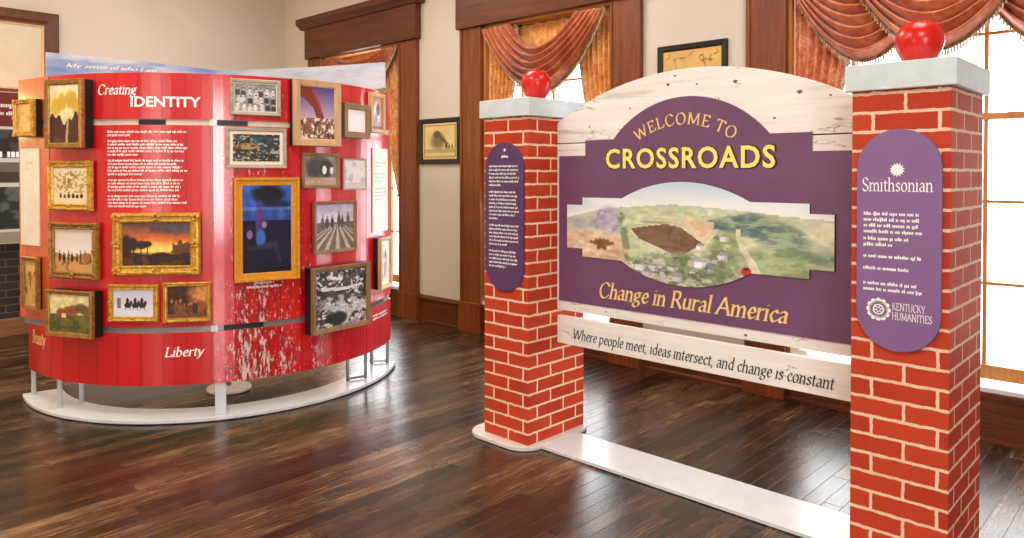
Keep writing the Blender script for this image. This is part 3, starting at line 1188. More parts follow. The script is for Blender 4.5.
def bare_tree(name, loc, h, seed, label):
    r = random.Random(seed)
    t = thing(name, loc, 0, label, 'tree')
    tr, br = MB(), MB()

    def grow(mb, p, d, ln, rad, depth):
        pts = [p]
        q = Vector(p)
        dd = Vector(d)
        for _ in range(4):
            dd = (dd + Vector((r.uniform(-.16, .16), r.uniform(-.16, .16), r.uniform(-.05, .14)))).normalized()
            q = q + dd * ln / 4
            pts.append(q.copy())
        mb.tube(pts, rad, rad * .6, 6)
        if depth:
            for k in range(3 if depth > 1 else 4):
                f = pts[r.randint(2, 4)]
                nd = (dd + Vector((r.uniform(-.9, .9), r.uniform(-.6, .6), r.uniform(-.1, .6)))).normalized()
                grow(br, f, nd, ln * r.uniform(.55, .75), rad * .5, depth - 1)
    grow(tr, Vector((0, 0, 0)), Vector((0.03, 0, 1)), h * .42, h * .016, 4)
    tr.build('trunk', M['bark'], t)
    br.build('branches', M['bark'], t)


bare_tree('bare_tree', (-1.9, 10.5, -.72), 6.0, 3, 'bare pale tree close outside the right window')


# ---------------------------------------------------------------- curtains
def curtain_side(x_out, x_in, label, sgn, mat='golddam'):
    """a tied-back side curtain; x_out at the casing, x_in towards the glass"""
    t = thing('side_curtain', (x_out, YB, 0), 0, label, 'curtain', 'tied side curtains')
    wd = x_in - x_out
    zt, ztie, zb = 3.02, 1.36, .42

    def fn(a, b):
        z = zt + (zb - zt) * b
        if z > ztie:
            q = (zt - z) / (zt - ztie)
            k = 1 - .86 * q ** 1.7
        else:
            q = (ztie - z) / (ztie - zb)
            k = .14 + .08 * min(1, q * 1.6)
        amp = .020 * (.45 + .55 * k)
        y = .040 + amp * math.sin(a * 2 * PI * 6 + .6 * math.sin(b * 5))
        return (wd * a * k, y, z)
    c = MB().grid(72, 60, fn).build('drape', M[mat], t, smooth=True, fixn=False)
    sol = c.modifiers.new('cloth_thickness', 'SOLIDIFY')
    sol.thickness = .004
    # fringe along the free edge
    fr = MB()
    for j in range(120):
        b = j / 119 * .62
        p = fn(1, b)
        r0 = .008
        fr.tube([(p[0], p[1] - .004, p[2]), (p[0] + sgn * .018, p[1] - .010, p[2] - .018), (p[0] + sgn * .026, p[1] - .008, p[2] - .045)], r0, r0 * .7, 5)
    fr.build('fringe', M['fringe'], t)
    p = fn(.5, (zt - ztie) / (zt - zb))
    mb = MB()
    rx = abs(wd) * .13
    mb.tube([(p[0] + rx * 1.1 * math.cos(q), p[1] + .045 * math.sin(q), ztie - .02 * math.cos(q) * sgn) for q in [2 * PI * k / 18 for k in range(19)]], .016, None, 6)
    mb.build('tieback', M['fringe'], t)
    return t


def swag(x0, x1, ztop, sag, label, group, y=-.02, mat='terra', n=6.5, spread=.30, fringe=.05, lean=0.0, lo=.12):
    """a draped swag: folds hang from the two upper corners"""
    t = thing('swag_valance', ((x0 + x1) / 2, YB, ztop), 0, label, 'curtain swag', group)
    w = (x1 - x0) / 2

    def fn(a, b):
        s = 2 * a - 1
        hw = w * (1 - spread * (1 - b) ** 1.4)       # inner folds start closer to the middle
        x = s * hw
        g = 1 - abs(s) ** 1.9
        z = -sag * (lo + (1 - lo) * b) * g - .015 * b
        ph = b * n * 2 * PI
        y_ = y - .055 * (abs(math.sin(ph / 2)) * 2 - 1) * (.30 + .70 * g) - .05 * g * math.sin(PI * min(1, b * 1.05)) - .02 * b
        z -= .012 * math.sin(ph + 1.0) * g
        x += lean * g * b
        return (x, y_, z)
    c = MB().grid(64, 130, fn).build('swag_cloth', M[mat], t, smooth=True, fixn=False)
    sol = c.modifiers.new('cloth_thickness', 'SOLIDIFY')
    sol.thickness = .004
    fr = MB()
    m = int(w * 2 / .016)
    top = []
    for k in range(m + 1):
        a = k / m
        p = fn(a, 1)
        top.append((p[0], p[1] - .006, p[2] + .004))
        fr.tube([(p[0], p[1] - .008, p[2]), (p[0] + .002, p[1] - .014, p[2] - fringe * .6), (p[0], p[1] - .010, p[2] - fringe)], .0052, .0062, 5)
    fr.build('fringe', M['fringe'], t)
    MB().tube(top, .020, None, 8).build('braid', M['braid'], t, smooth=True)
    return t


def valance_back(x0, x1, ztop, drop, label):
    t = thing('flat_valance', ((x0 + x1) / 2, YB, ztop), 0, label, 'valance')
    w = (x1 - x0) / 2
    c = MB().grid(90, 8, lambda a, b: ((2 * a - 1) * w, .092 + .006 * math.sin(a * 60), -drop * b)).build('valance_cloth', M['golddam'], t, smooth=True, fixn=False)
    c.modifiers.new('cloth_thickness', 'SOLIDIFY').thickness = .004
    mb = MB().tube([(-w, .092, .0), (w, .092, .0)], .010)
    mb.build('curtain_rod', M['trimx'], t)


(a1, b1), (a2, b2), (a3, b3) = WIN
curtain_side(b1 - .025, b1 - .42, 'gold side curtain tied back in the window behind the red display', -1)
swag(a1 + .03, b1 - .03, 3.01, .58, 'draped swag at the head of the window behind the red display', 'window swags')
curtain_side(a2 + .025, a2 + .40, 'gold side curtain left of the far brick pillar', 1)
curtain_side(b2 - .025, b2 - .40, 'gold side curtain right of the red ball on the far pillar', -1)
valance_back(a2 + .03, b2 - .03, 3.01, .44, 'flat gold valance behind the swag above the far pillar')
swag(a2 + .05, b2 - .05, 3.01, .64, 'single deep draped swag above the far brick pillar', 'window swags', y=-.05, n=6, spread=.46, lo=.40)
curtain_side(a3 + .025, a3 + .44, 'terracotta side curtain just right of the welcome board top', 1, 'coral')
for k, (c, yo, lb) in enumerate(((-1.67, -.055, 'left swag of the right window, above the board edge'), (-1.21, -.21, 'middle swag of the right window, behind the large red ball'), (-.675, -.055, 'right swag of the right window, at the picture edge'))):
    swag(c - (.50, .54, .44)[k], c + (.50, .54, .44)[k], 2.965, .60, lb, 'window swags', y=yo, mat='salmon', n=8, lo=.08)


# ---------------------------------------------------------------- framed pictures (wall and display)
def framed(name, loc, rz, w, h, fw, dep, mat, fn, seed, label, cat='framed picture', group=None, mat_w=0.0, style='step', deep=0.0, matmat='mat', inner=None):
    """origin at the bottom middle on the surface; the picture faces local -y"""
    t = thing(name, loc, rz, label, cat, group)
    zc = h / 2
    f0 = -(dep)
    ft = min(dep, .028) if deep else dep
    yb = f0 + ft
    if style == 'ornate':
        prof = [(0, yb), (0, f0 + ft * .5), (fw * .12, f0 + ft * .1), (fw * .3, f0), (fw * .45, f0 + ft * .25), (fw * .7, f0 + ft * .3), (fw * .85, f0 + ft * .12), (fw, f0 + ft * .4), (fw, yb)]
    elif style == 'tier':
        prof = [(0, yb), (0, f0), (fw * .30, f0), (fw * .36, f0 + ft * .45), (fw * .9, f0 + ft * .45), (fw, f0 + ft * .6), (fw, yb)]
    else:
        prof = [(0, yb), (0, f0 + .003), (.003, f0), (fw * .8, f0 + ft * .15), (fw, f0 + ft * .4), (fw, yb)]
    fr = MB().frame(w, h, prof, zc)
    if style == 'ornate':
        # cast leaf ornaments at the corners and mid sides
        for sx in (-1, 0, 1):
            for sz in (-1, 0, 1):
                if sx or sz:
                    cx, cz = sx * (w / 2 - fw * .45), zc + sz * (h / 2 - fw * .45)
                    for q in range(5):
                        aa = q * 2 * PI / 5 + .3
                        fr.lathe([(.001, -.004), (fw * .2, 0), (fw * .12, .006), (.001, .008)], (0, 0, 0), 8)
                        for vi in range(len(fr.v) - 32, len(fr.v)):
                            X, Y, Z = fr.v[vi]
                            fr.v[vi] = (cx + X + fw * .28 * math.cos(aa), f0 - Z + .002, cz + Y + fw * .28 * math.sin(aa))
    fr.build('frame', mat, t)
    yp = f0 + ft * .55
    pw, ph = w - 2 * fw + .004, h - 2 * fw + .004
    if mat_w:
        MB().box(-pw / 2, pw / 2, yp + .002, yp + .004, zc - ph / 2, zc + ph / 2).build('mat', M[matmat], t)
        pw -= 2 * mat_w
        ph -= 2 * mat_w
    painted('picture', pw, ph, zc, yp, fn, t, seed)
    if inner:
        iw = .008
        MB().frame(pw + iw * 2, ph + iw * 2, [(0, yp + .002), (0, yp - .004), (iw, yp - .003), (iw, yp + .002)], zc).build('inner_fillet', M[inner], t)
    e = .0015
    if deep:
        MB().box(-w / 2 + e, w / 2 - e, yb, 0.0, e, h - e).build('box_side', M['black'], t)
    else:
        MB().box(-w / 2 + .004, w / 2 - .004, min(yp + .006, -.002), 0, .004, h - .004).build('backing', M['black'], t)
    return t


# pictures on the back wall
framed('framed_print', (-5.917, YB, 1.695), 0, .64, .478, .05, .03, M['black'], P_print, 41, 'black-framed old print hanging on the wall between two windows', mat_w=.03, group=None, inner='gilt2')
framed('framed_map', (-2.952, YB, 2.09), 0, .60, .515, .047, .03, M['black'], P_map, 42, 'black-framed tan map hanging above the welcome board')

# ---------------------------------------------------------------- curved red display
CX, CY, RP = -5.88, 2.78, 1.36


def cyl(deg, z, r):
    a = deg * D2R
    return (CX + r * math.cos(a), CY + r * math.sin(a), z)


kiosk = thing('display_kiosk', (CX, CY, 0), 0, 'curved red barn-board exhibit display titled Creating Identity, hung with pictures', 'exhibit display')


def K(p):
    return (p[0] - CX, p[1] - CY, p[2])


def arc_panel(a0, a1, z0, z1, r0, r1, n=None):
    n = n or max(4, int((a1 - a0) / 2.5))
    mb = MB()
    for k in range(n + 1):
        a = a0 + (a1 - a0) * k / n
        mb.v += [K(cyl(a, z0, r1)), K(cyl(a, z1, r1)), K(cyl(a, z1, r0)), K(cyl(a, z0, r0))]
    for k in range(n):
        o, q = k * 4, k * 4 + 4
        for e in range(4):
            mb.f.append((o + e, q + e, q + (e + 1) % 4, o + (e + 1) % 4))
    mb.f.append((0, 1, 2, 3))
    mb.f.append((n * 4 + 3, n * 4 + 2, n * 4 + 1, n * 4))
    return mb


def barn_uv(co, n):
    a = math.atan2(co.y, co.x)
    return ((a + 28 * D2R) * RP, co.z)


SEAMS = [-94.5, -77, -28, 21.7, 43.5]
WA = -77 * D2R
WN, WT = (math.cos(WA), math.sin(WA)), (math.sin(WA), -math.cos(WA))      # normal and leftward direction of the flat end boards


def wing(s_, z, off=0.0):
    """a point on the flat left end boards, s_ metres left of their seam"""
    return (WN[0] * (RP + off) + WT[0] * s_, WN[1] * (RP + off) + WT[1] * s_, z)


def wing_slab(s0, s1, z0, z1, o0, o1):
    mb = MB()
    mb.add([wing(q, z, o) for z in (z0, z1) for q, o in ((s0, o0), (s1, o0), (s1, o1), (s0, o1))],
           [(0, 3, 2, 1), (4, 5, 6, 7), (0, 1, 5, 4), (1, 2, 6, 5), (2, 3, 7, 6), (3, 0, 4, 7)])
    return mb


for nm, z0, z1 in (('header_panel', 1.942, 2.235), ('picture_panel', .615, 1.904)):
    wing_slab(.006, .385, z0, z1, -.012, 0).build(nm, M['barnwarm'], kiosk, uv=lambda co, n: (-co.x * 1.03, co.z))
wing_slab(.01, .36, 1.90, 1.946, -.03, -.014).build('cream_rail', M['creamrail'], kiosk)
wing_slab(.01, .36, .574, .618, -.03, -.014).build('grey_rail', M['rail'], kiosk)
for a0, a1 in zip(SEAMS, SEAMS[1:]):
    g = .12
    if a0 < -90:
        arc_panel(a0 + g, a1 - g, .243, .578, RP - .012, RP).build('skirt_panel', M['barn'], kiosk, uv=barn_uv)
        continue
    arc_panel(a0 + g, a1 - g, 1.942, 2.235, RP - .012, RP).build('header_panel', M['barn'], kiosk, uv=barn_uv)
    arc_panel(a0 + g, a1 - g, .615, 1.904, RP - .012, RP).build('picture_panel', M['barn'], kiosk, uv=barn_uv)
    arc_panel(a0 + g, a1 - g, .243, .578, RP - .012, RP).build('skirt_panel', M['barn'], kiosk, uv=barn_uv)
arc_panel(-76.5, -28.6, 1.90, 1.946, RP - .03, RP - .014).build('cream_rail', M['creamrail'], kiosk)
arc_panel(-27.4, 43, 1.90, 1.946, RP - .03, RP - .014).build('cream_rail', M['creamrail'], kiosk)
arc_panel(-76.5, -28.6, .574, .618, RP - .03, RP - .014).build('grey_rail', M['rail'], kiosk)
arc_panel(-27.4, 43, .574, .618, RP - .03, RP - .014).build('grey_rail', M['rail'], kiosk)
for a0, a1, z in ((-47, -40, 1.923), (-27.2, -19, 1.923), (-25.5, -15, .596), (22.5, 35, .596), (-70, -62, .596)):
    arc_panel(a0, a1, z - .016, z + .016, RP - .015, RP - .006).build('black_magnet_strip', M['black'], kiosk)
for z in (1.923, .596):
    arc_panel(-28.7, -26.9, z - .02, z + .02, RP - .015, RP + .004).build('clip', M['basewhite'], kiosk)
for a in (-77, -28, 21.7):
    arc_panel(a - .28, a + .28, .26, 2.23, RP - .045, RP - .016).build('upright', M['creamrail'], kiosk)

# ring-shaped base
n = 60
mb = MB()
mb = arc_panel(-101, 48, 0.006, .03, 1.14, 1.385, 70)
mb.build('base_ring', M['basewhite'], kiosk, bevel=.004)
for k, (px, py) in enumerate(((-6.07, 1.472), (-5.596, 1.508), (-5.608, 1.644), (-4.741, 3.199), (-4.711, 3.34), (-5.03, 3.625), (-4.95, 3.727))):
    lx, ly = px - CX, py - CY
    rr = math.hypot(lx, ly)
    if rr > 1.335:
        lx, ly = lx * 1.33 / rr, ly * 1.33 / rr
    MB().tube([(lx, ly, .03), (lx, ly, .62)], .0165 if k < 3 else .013, None, 12).build('leg', M['steel'] if k > 2 else M['basewhite'], kiosk, smooth=True)
for (xa, ya), (xb, yb) in (((-4.741, 3.199), (-4.711, 3.34)), ((-5.03, 3.625), (-4.97, 3.727))):
    MB().tube([(xa - CX, ya - CY, .045), (xb - CX, yb - CY, .045)], .010).build('foot_rail', M['steel'], kiosk)
# the square middle leg
mb = MB()
a = -26.4 * D2R
c, s_ = math.cos(a), math.sin(a)
vs_ = []
for z in (.03, .60):
    for dx, dy in ((1.30, -.034), (1.335, -.034), (1.335, .034), (1.30, .034)):
        vs_.append((c * dx - s_ * dy, s_ * dx + c * dy, z))
mb.add(vs_, [(3, 2, 1, 0), (4, 5, 6, 7), (0, 1, 5, 4), (1, 2, 6, 5), (2, 3, 7, 6), (3, 0, 4, 7)])
mb.build('leg', M['basewhite'], kiosk, bevel=.003)
# round inner foot with its pole
MB().lathe([(.02, .0), (.155, .0), (.158, .012), (.15, .022), (.02, .03)], (.615, -.258, .006), 40).build('round_foot', M['beige'], kiosk)
MB().tube([(.615, -.258, .03), (.615, -.258, 2.1)], .018, None, 12).build('pole', M['steel'], kiosk, smooth=True)

# tall sky panels rising behind the red boards
SKY = [((-6.344, 1.637), (-6.317, 2.281), (-6.385, 2.96)), ((-6.385, 2.98), (-5.616, 3.416), (-4.917, 3.682))]


def sky_panel(pts, mat):
    pp = cat_rom(list(pts), 10)
    mb = MB()
    for i, (x, y) in enumerate(pp):
        x0, y0 = pp[max(i - 1, 0)]
        x1, y1 = pp[min(i + 1, len(pp) - 1)]
        l = math.hypot(x1 - x0, y1 - y0)
        nx, ny = -(y1 - y0) / l * .012, (x1 - x0) / l * .012
        for sx, z in ((1, .33), (1, 2.5), (-1, 2.5), (-1, .33)):
            mb.v.append((x + sx * nx - CX, y + sx * ny - CY, z))
    for k in range(len(pp) - 1):
        o, q = k * 4, k * 4 + 4
        for e in range(4):
            mb.f.append((o + e, q + e, q + (e + 1) % 4, o + (e + 1) % 4))
    mb.f += [(0, 1, 2, 3), tuple((len(pp) - 1) * 4 + e for e in (3, 2, 1, 0))]
    mb.build('sky_panel', mat, kiosk)
    return pp


pp = sky_panel(SKY[0], M['sky'])
sky_panel(SKY[1], M['skypale'])
# white handwriting along the left sky panel
tl, po = nib_text('My sense of who I am', .030, .66, 1.4, False, .25)
mb = MB()
x0, y0 = -6.338, 1.90
dx, dy = (-6.325 - x0), (2.80 - y0)
L = math.hypot(dx, dy)


def onsky(x, z):
    t = .02 + x
    yy = 1.74 + t
    f = np.interp(yy, [p[1] for p in pp], [p[0] for p in pp])
    return (f + .016 - CX, yy - CY, 2.40 + .035 * x + z)


put_polys(mb, po, onsky)
mb.build('sky_lettering', M['white'], kiosk, fixn=False)

# titles on the red boards
put = lambda deg0, z0, dr=.0016: (lambda x, z: K(cyl(deg0 + x / RP / D2R, z0 + z, RP + dr)))
mb = MB()
_, po = nib_text('Creating', .062, .262, 1.2, True, .22)
put_polys(mb, po, put(-58.6, 2.098))
mb.build('title_lettering', M['white'], kiosk, fixn=False)
mb = MB()
put_sans(mb, sans_text('IDENTITY', .066, .43, .026), put(-49.0, 2.018))
mb.build('title_lettering', M['white'], kiosk, fixn=False)
mb = MB()
_, po = nib_text('Liberty', .060, .235, 1.2, True, .22)
put_polys(mb, po, put(-40.6, .428))
mb.build('word_lettering', M['white'], kiosk, fixn=False)
mb = MB()
_, po = nib_text('Beauty', .085, .22, 1.2, True, .22)
put_polys(mb, po, put(-89.5, .445))
mb.build('word_lettering', M['gold_ink'], kiosk, fixn=False)
mb = MB()
f = put(-55.6, 0)
z = 1.855
for nl, last in ((2, .3), (5, .4), (5, .45), (4, .9), (4, .5)):
    tiny_lines(mb, 0, z, .50, nl, .0215, .010, f, last)
    z -= nl * .0215 + .016
f = put(-19.5, 0)
tiny_lines(mb, .05, .868, .12, 1, .02, .011, f, 1)
tiny_lines(mb, 0, .842, .22, 1, .02, .011, f, 1)
f = put(25.5, 0)
tiny_lines(mb, 0, .50, .3, 2, .025, .012, f, 1)
mb.build('body_lettering', M['white'], kiosk, fixn=False)


# printed text sheets on the two end boards
def text_sheet(deg, zc, w, h, blocks, ink):
    a = deg * D2R
    hw = w / 2 / RP / D2R
    arc_panel(deg - hw, deg + hw, zc - h / 2, zc + h / 2, RP + .001, RP + .009, 10).build('text_sheet', M['cream'], kiosk)
    mb = MB()
    f = put(deg - hw * .8, 0, .0105)
    z = zc + h * .32
    for nl in blocks:
        tiny_lines(mb, 0, z, w * .75, nl, .028, .009, f, .6)
        z -= nl * .028 + .03
    mb.build('sheet_lettering', ink, kiosk, fixn=False)


wing_slab(.12, .35, 1.112, 1.765, .001, .009).build('text_sheet', M['cream'], kiosk)
mb = MB()
tiny_lines(mb, 0, 1.66, .09, 2, .04, .014, lambda x, z: wing(.28 - x, z, .0105), .6)
mb.build('sheet_lettering', M['mat'], kiosk, fixn=False)
text_sheet(31.5, 1.467, .30, .645, (2, 3, 4), M['rail'])


def on_display(deg, zc, w, h, dep):
    if deg < -80:                       # on the flat end boards: deg holds -100 - (metres left of the seam)
        p = wing(-100 - deg, zc - h / 2, .002)
        return (CX + p[0], CY + p[1], p[2]), WA + PI / 2
    a = deg * D2R
    r = RP + .002
    return (CX + r * math.cos(a), CY + r * math.sin(a), zc - h / 2), a + PI / 2


gp = 'pictures hung on the curved red display'
PICS = [
    # deg, z, w, h, depth, frame w, material, style, deep, painter, mat width, matmat, label
    (-100.20, 1.965, .245, .25, .07, .032, 'gilt', 'ornate', 1, P_sketch, 0, 'mat', 'small gold-framed sketch at the upper left end of the red display'),
    (-66.1, 1.975, .315, .435, .09, .034, 'gilt2', 'step', 1, P_golden, 0, 'mat', 'tall wooden-framed golden painting at the upper left of the display'),
    (-67.5, 1.518, .391, .323, .025, .045, 'gilt', 'ornate', 0, P_snowy, 0, 'mat', 'gold-framed pale winter scene below the tall golden painting'),
    (-66.1, 1.10, .415, .365, .035, .045, 'gilt2', 'ornate', 0, P_harvest, 0, 'mat', 'brown-gold frame with harvest workers under a pale sky'),
    (-64.9, .706, .385, .295, .09, .028, 'gilt2', 'step', 1, P_field, 0, 'mat', 'deep thin-framed painting of a green field at the lower left'),
    (-100.197, .864, .195, .348, .04, .028, 'gilt2', 'step', 1, P_ochre, 0, 'mat', 'small ochre picture at the lower left end of the display'),
    (-42.1, 1.15, .538, .395, .035, .062, 'gilt', 'ornate', 0, P_sunset, 0, 'mat', 'wide ornate gold-framed orange sunset landscape'),
    (-48.3, .775, .323, .237, .025, .034, 'gilt', 'ornate', 0, P_riders, 0, 'mat', 'small gold-framed snowy scene with dark riders'),
    (-34.5, .777, .288, .257, .025, .028, 'gilt', 'ornate', 0, P_interior, 0, 'mat', 'small gold-framed dark interior with warm light, beside the riders'),
    (-17.0, 2.094, .318, .234, .02, .022, 'greyframe', 'step', 0, P_portrait_rows, .008, 'cream', 'grey-framed black and white group photo at the display top'),
    (-16.8, 1.764, .384, .265, .02, .024, 'greyframe', 'step', 0, P_machines, .022, 'cream', 'pale-framed dark photo right of the title text'),
    (-0.2, 2.008, .364, .449, .07, .05, 'tan', 'step', 1, P_canyon, 0, 'mat', 'tall pale wood frame with a red rock under a purple sky'),
    (14.5, 1.975, .279, .246, .06, .045, 'oak', 'step', 1, P_blank, 0, 'mat', 'small brown wooden frame with a blank white picture'),
    (27.5, 2.057, .24, .30, .03, .03, 'tan', 'step', 0, P_poster, 0, 'mat', 'orange poster at the upper right end of the display'),
    (2.0, 1.616, .296, .243, .02, .022, 'oak', 'step', 0, P_barnyard, 0, 'mat', 'small grey photo below the purple sky picture'),
    (15.6, 1.591, .26, .227, .012, .012, 'greyframe', 'step', 0, P_faded, 0, 'mat', 'faded pale photo below the blank white picture'),
    (7.0, 1.22, .377, .361, .03, .022, 'oak', 'step', 0, P_rows, 0, 'mat', 'brown-framed photo of people along furrowed rows'),
    (-14.4, 1.232, .417, .676, .06, .055, 'giltflat', 'tier', 1, P_night, 0, 'mat', 'tall bright gold frame with a dark blue night scene'),
    (7.2, .725, .523, .456, .09, .035, 'oak', 'step', 1, P_crowd, 0, 'mat', 'large black and white crowd photo at the lower right'),
    (30.8, .905, .235, .396, .06, .028, 'tan', 'step', 1, P_figure_print, .035, 'cream', 'narrow cream frame with a red-brown figure print at the right end'),
]
for k, (deg, zc, w, h, dep, fw, mt, st, dp, fn, mw, mm, lb) in enumerate(PICS):
    loc, rz = on_display(deg, zc, w, h, dep)
    framed('framed_picture', loc, rz, w, h, fw, dep, M[mt], fn, k + 1, lb, 'framed picture', gp, mw, st, dp, mm)

# ---------------------------------------------------------------- brick pillars
PX, PY, PW, PD, GAP, HC, CH, OV = -2.8641, 3.1562, .3574, .5187, 1.7860, 2.0347, .1056, .0227


def brick_uv(x0):
    def f(co, n):
        if abs(n.y) > .5:
            return (co.x + PW / 2 + .109 + 1, co.z - .011)
        return (co.y + PW + .109 + 1 + (0 if n.x > 0 else .4), co.z - .011)
    return f


def stadium(w, z0, z1, n=16):
    r = w / 2
    return [(r * math.cos(t), z0 + r + r * math.sin(t)) for t in [PI + PI * k / n for k in range(n + 1)]] + [(r * math.cos(t), z1 - r + r * math.sin(t)) for t in [PI * k / n for k in range(n + 1)]]


def star(mb, cx, cz, r0, r1, n, fn):
    pts = []
    for k in range(2 * n):
        r = r1 if k % 2 == 0 else r0
        pts.append((cx + r * math.sin(PI * k / n), cz + r * math.cos(PI * k / n)))
    for k in range(2 * n):
        q = [(cx, cz), pts[k], pts[(k + 1) % (2 * n)]]
        mb.add([fn(x, z) for x, z in q], [(0, 1, 2)])


def make_pillar(xc, label, clabel):
    """origin: middle of the front face at the floor"""
    t = thing('brick_pillar', (xc, PY, 0), 0, label, 'pillar', 'printed brick pillars of the entrance sign')
    MB().box(-PW / 2, PW / 2, 0, PD, .024, HC - CH).build('shaft', M['brick'], t, bevel=.003, uv=brick_uv(0))
    MB().box(-PW / 2 - OV, PW / 2 + OV, -OV, PD + OV, HC - CH, HC).build('cap', M['cap'], t, bevel=.004)
    return t


pl = make_pillar(PX - PW / 2, 'far printed-brick pillar at the left end of the welcome board, with a dark text plaque', '')
pr = make_pillar(PX + GAP + PW / 2, 'near printed-brick pillar at the right end of the welcome board, with a purple plaque', '')
YQ = -.016
# plaque of the near pillar
q = MB().prism(stadium(.307, .898, 1.772), YQ, -.001).build('plaque', M['plaque'], pr, bevel=.002)
mb = MB()
fq = lambda x, z: (x, YQ - .0015, z)
star(mb, -.003, 1.612, .019, .029, 14, fq)
mb.build('sunburst_emblem', M['white'], q, fixn=False)
mb = MB()
_, po = nib_text('Smithsonian', .052, .258, .8, True)
put_polys(mb, [[(x - .134, z + 1.528) for x, z in p] for p in po], fq)
mb.build('name_lettering', M['white'], q, fixn=False)
mb = MB()
for zz, nl, last, wd in ((1.432, 4, .97, .22), (1.333, 2, .55, .19), (1.263, 1, 1, .21), (1.215, 1, 1, .165), (1.155, 2, .98, .215)):
    tiny_lines(mb, -.126, zz, wd, nl, .0235, .0098, fq, last)
mb.build('body_lettering', M['white'], q, fixn=False)
mb = MB()
for i, wd in enumerate(('KENTUCKY', 'HUMANITIES')):
    _, po = nib_text(wd, .028, .118 if i == 0 else .142, .9, True)
    put_polys(mb, [[(x - .018, z + 1.062 - i * .037) for x, z in p] for p in po], fq)
mb.build('sponsor_lettering', M['white'], q, fixn=False)
mb = MB()
cx, cz, n = -.068, 1.058, 12
for k in range(n):
    aa = 2 * PI * k / n
    px, pz = cx + .037 * math.cos(aa), cz + .037 * math.sin(aa)
    put_polys(mb, [[(px + .0095 * math.cos(b), pz + .0095 * math.sin(b)) for b in [2 * PI * j / 10 for j in range(10)]]], fq)
for r0, r1 in ((.030, .034), (.016, .021)):
    for k in range(24):
        b0, b1_ = 2 * PI * k / 24, 2 * PI * (k + .99) / 24
        put_polys(mb, [[(cx + r0 * math.cos(b0), cz + r0 * math.sin(b0)), (cx + r1 * math.cos(b0), cz + r1 * math.sin(b0)), (cx + r1 * math.cos(b1_), cz + r1 * math.sin(b1_)), (cx + r0 * math.cos(b1_), cz + r0 * math.sin(b1_))]], fq)
for k in range(6):
    aa = 2 * PI * k / 6 + .2
    put_polys(mb, [[(cx + .006 * math.cos(aa - .5), cz + .006 * math.sin(aa - .5)), (cx + .028 * math.cos(aa), cz + .028 * math.sin(aa)), (cx + .006 * math.cos(aa + .5), cz + .006 * math.sin(aa + .5))]], fq)
mb.build('rosette_emblem', M['white'], q, fixn=False)
# plaque of the far pillar
q = MB().prism(stadium(.310, .90, 1.78), YQ, -.001).build('plaque', M['darkplaque'], pl, bevel=.002)
mb = MB()
star(mb, .008, 1.735, .006, .012, 10, fq)
tiny_lines(mb, -.018, 1.69, .055, 1, .02, .011, fq, 1)
mb.build('small_emblem', M['white'], q, fixn=False)
mb = MB()
z = 1.635
for nl, last in ((6, .4), (8, .3), (6, .6), (5, .55)):
    tiny_lines(mb, -.122, z, .245, nl, .0225, .0082, fq, last)
    z -= nl * .0225 + .018
mb.build('body_lettering', M['white'], q, fixn=False)

# red balls on the caps
for xc, dx, lb in ((PX - PW / 2, .012, 'glossy red ball on the white cap of the far pillar'), (PX + GAP + PW / 2, .0, 'large glossy red ball on the white cap of the near pillar')):
    o = MB().lathe([(.002, 0), (.040, .0), (.050, .010), (.066, .036), (.083, .068), (.0925, .100), (.093, .120), (.088, .144), (.076, .166), (.058, .183), (.036, .193), (.016, .1965), (.002, .197)], (0, 0, 0), 48).build('ball_finial', M['red_gloss'], None, (xc + dx, PY + PD / 2, HC + .001), smooth=True)
    tag(o, lb, 'ball ornament', 'red balls on the pillars')

# ---------------------------------------------------------------- floor plate of the entrance sign
plate = thing('floor_plate', (PX + GAP / 2, PY, 0), 0, 'long white floor plate joining the two brick pillars', 'base plate')
ox = PX + GAP / 2


def rrect(x0, x1, y0, y1, r, n=6):
    out = []
    for cx, cy, a0 in ((x1 - r, y0 + r, -PI / 2), (x1 - r, y1 - r, 0), (x0 + r, y1 - r, PI / 2), (x0 + r, y0 + r, PI)):
        out += [(cx + r * math.cos(a0 + PI / 2 * k / n), cy + r * math.sin(a0 + PI / 2 * k / n)) for k in range(n + 1)]
    return out


MB().box(PX + .045 - ox, PX + GAP - .05 - ox, .06, .385, .004, .022).build('strip', M['basewhite'], plate, bevel=.002)
for xc in (PX - PW / 2, PX + GAP + PW / 2):
    MB().prism_z(rrect(xc - PW / 2 - .115 - ox, xc + PW / 2 + .05 - ox, -.075, PD + .06, .14), .003, .0235).build('pillar_foot', M['beige'], plate, bevel=.002)
MB().lathe([(.006, 0), (.006, .012), (.002, .012)], (-.28, .055, .0), 10).build('levelling_screw', M['steel'], plate)

# ---------------------------------------------------------------- welcome board
SY = 3.4144
board = thing('welcome_board', (PX + GAP / 2, SY, .78), 0, 'arched white-plank welcome board with a purple panel between the brick pillars', 'sign')
BX, BZ = PX + GAP / 2, .78


def arc3(x0, z0, x1, z1, rise, n=28):
    """arc bulging up (rise > 0) or down from (x0,z0) to (x1,z1), level ends"""
    c = (x1 - x0) / 2
    R = (c * c + rise * rise) / (2 * abs(rise))
    cx, sg = (x0 + x1) / 2, (1 if rise > 0 else -1)
    cz = (z0 + z1) / 2 + rise - sg * R
    th = math.asin(min(1, c / R))
    return [(cx + R * math.sin(-th + 2 * th * k / n), cz + sg * R * math.cos(-th + 2 * th * k / n)) for k in range(n + 1)]


def B(poly):
    return [(x - BX, z - BZ) for x, z in poly]


g = .002
xl, xr = PX + g, PX + GAP - g
top = arc3(xr, 1.897, xl, 1.897, .244)
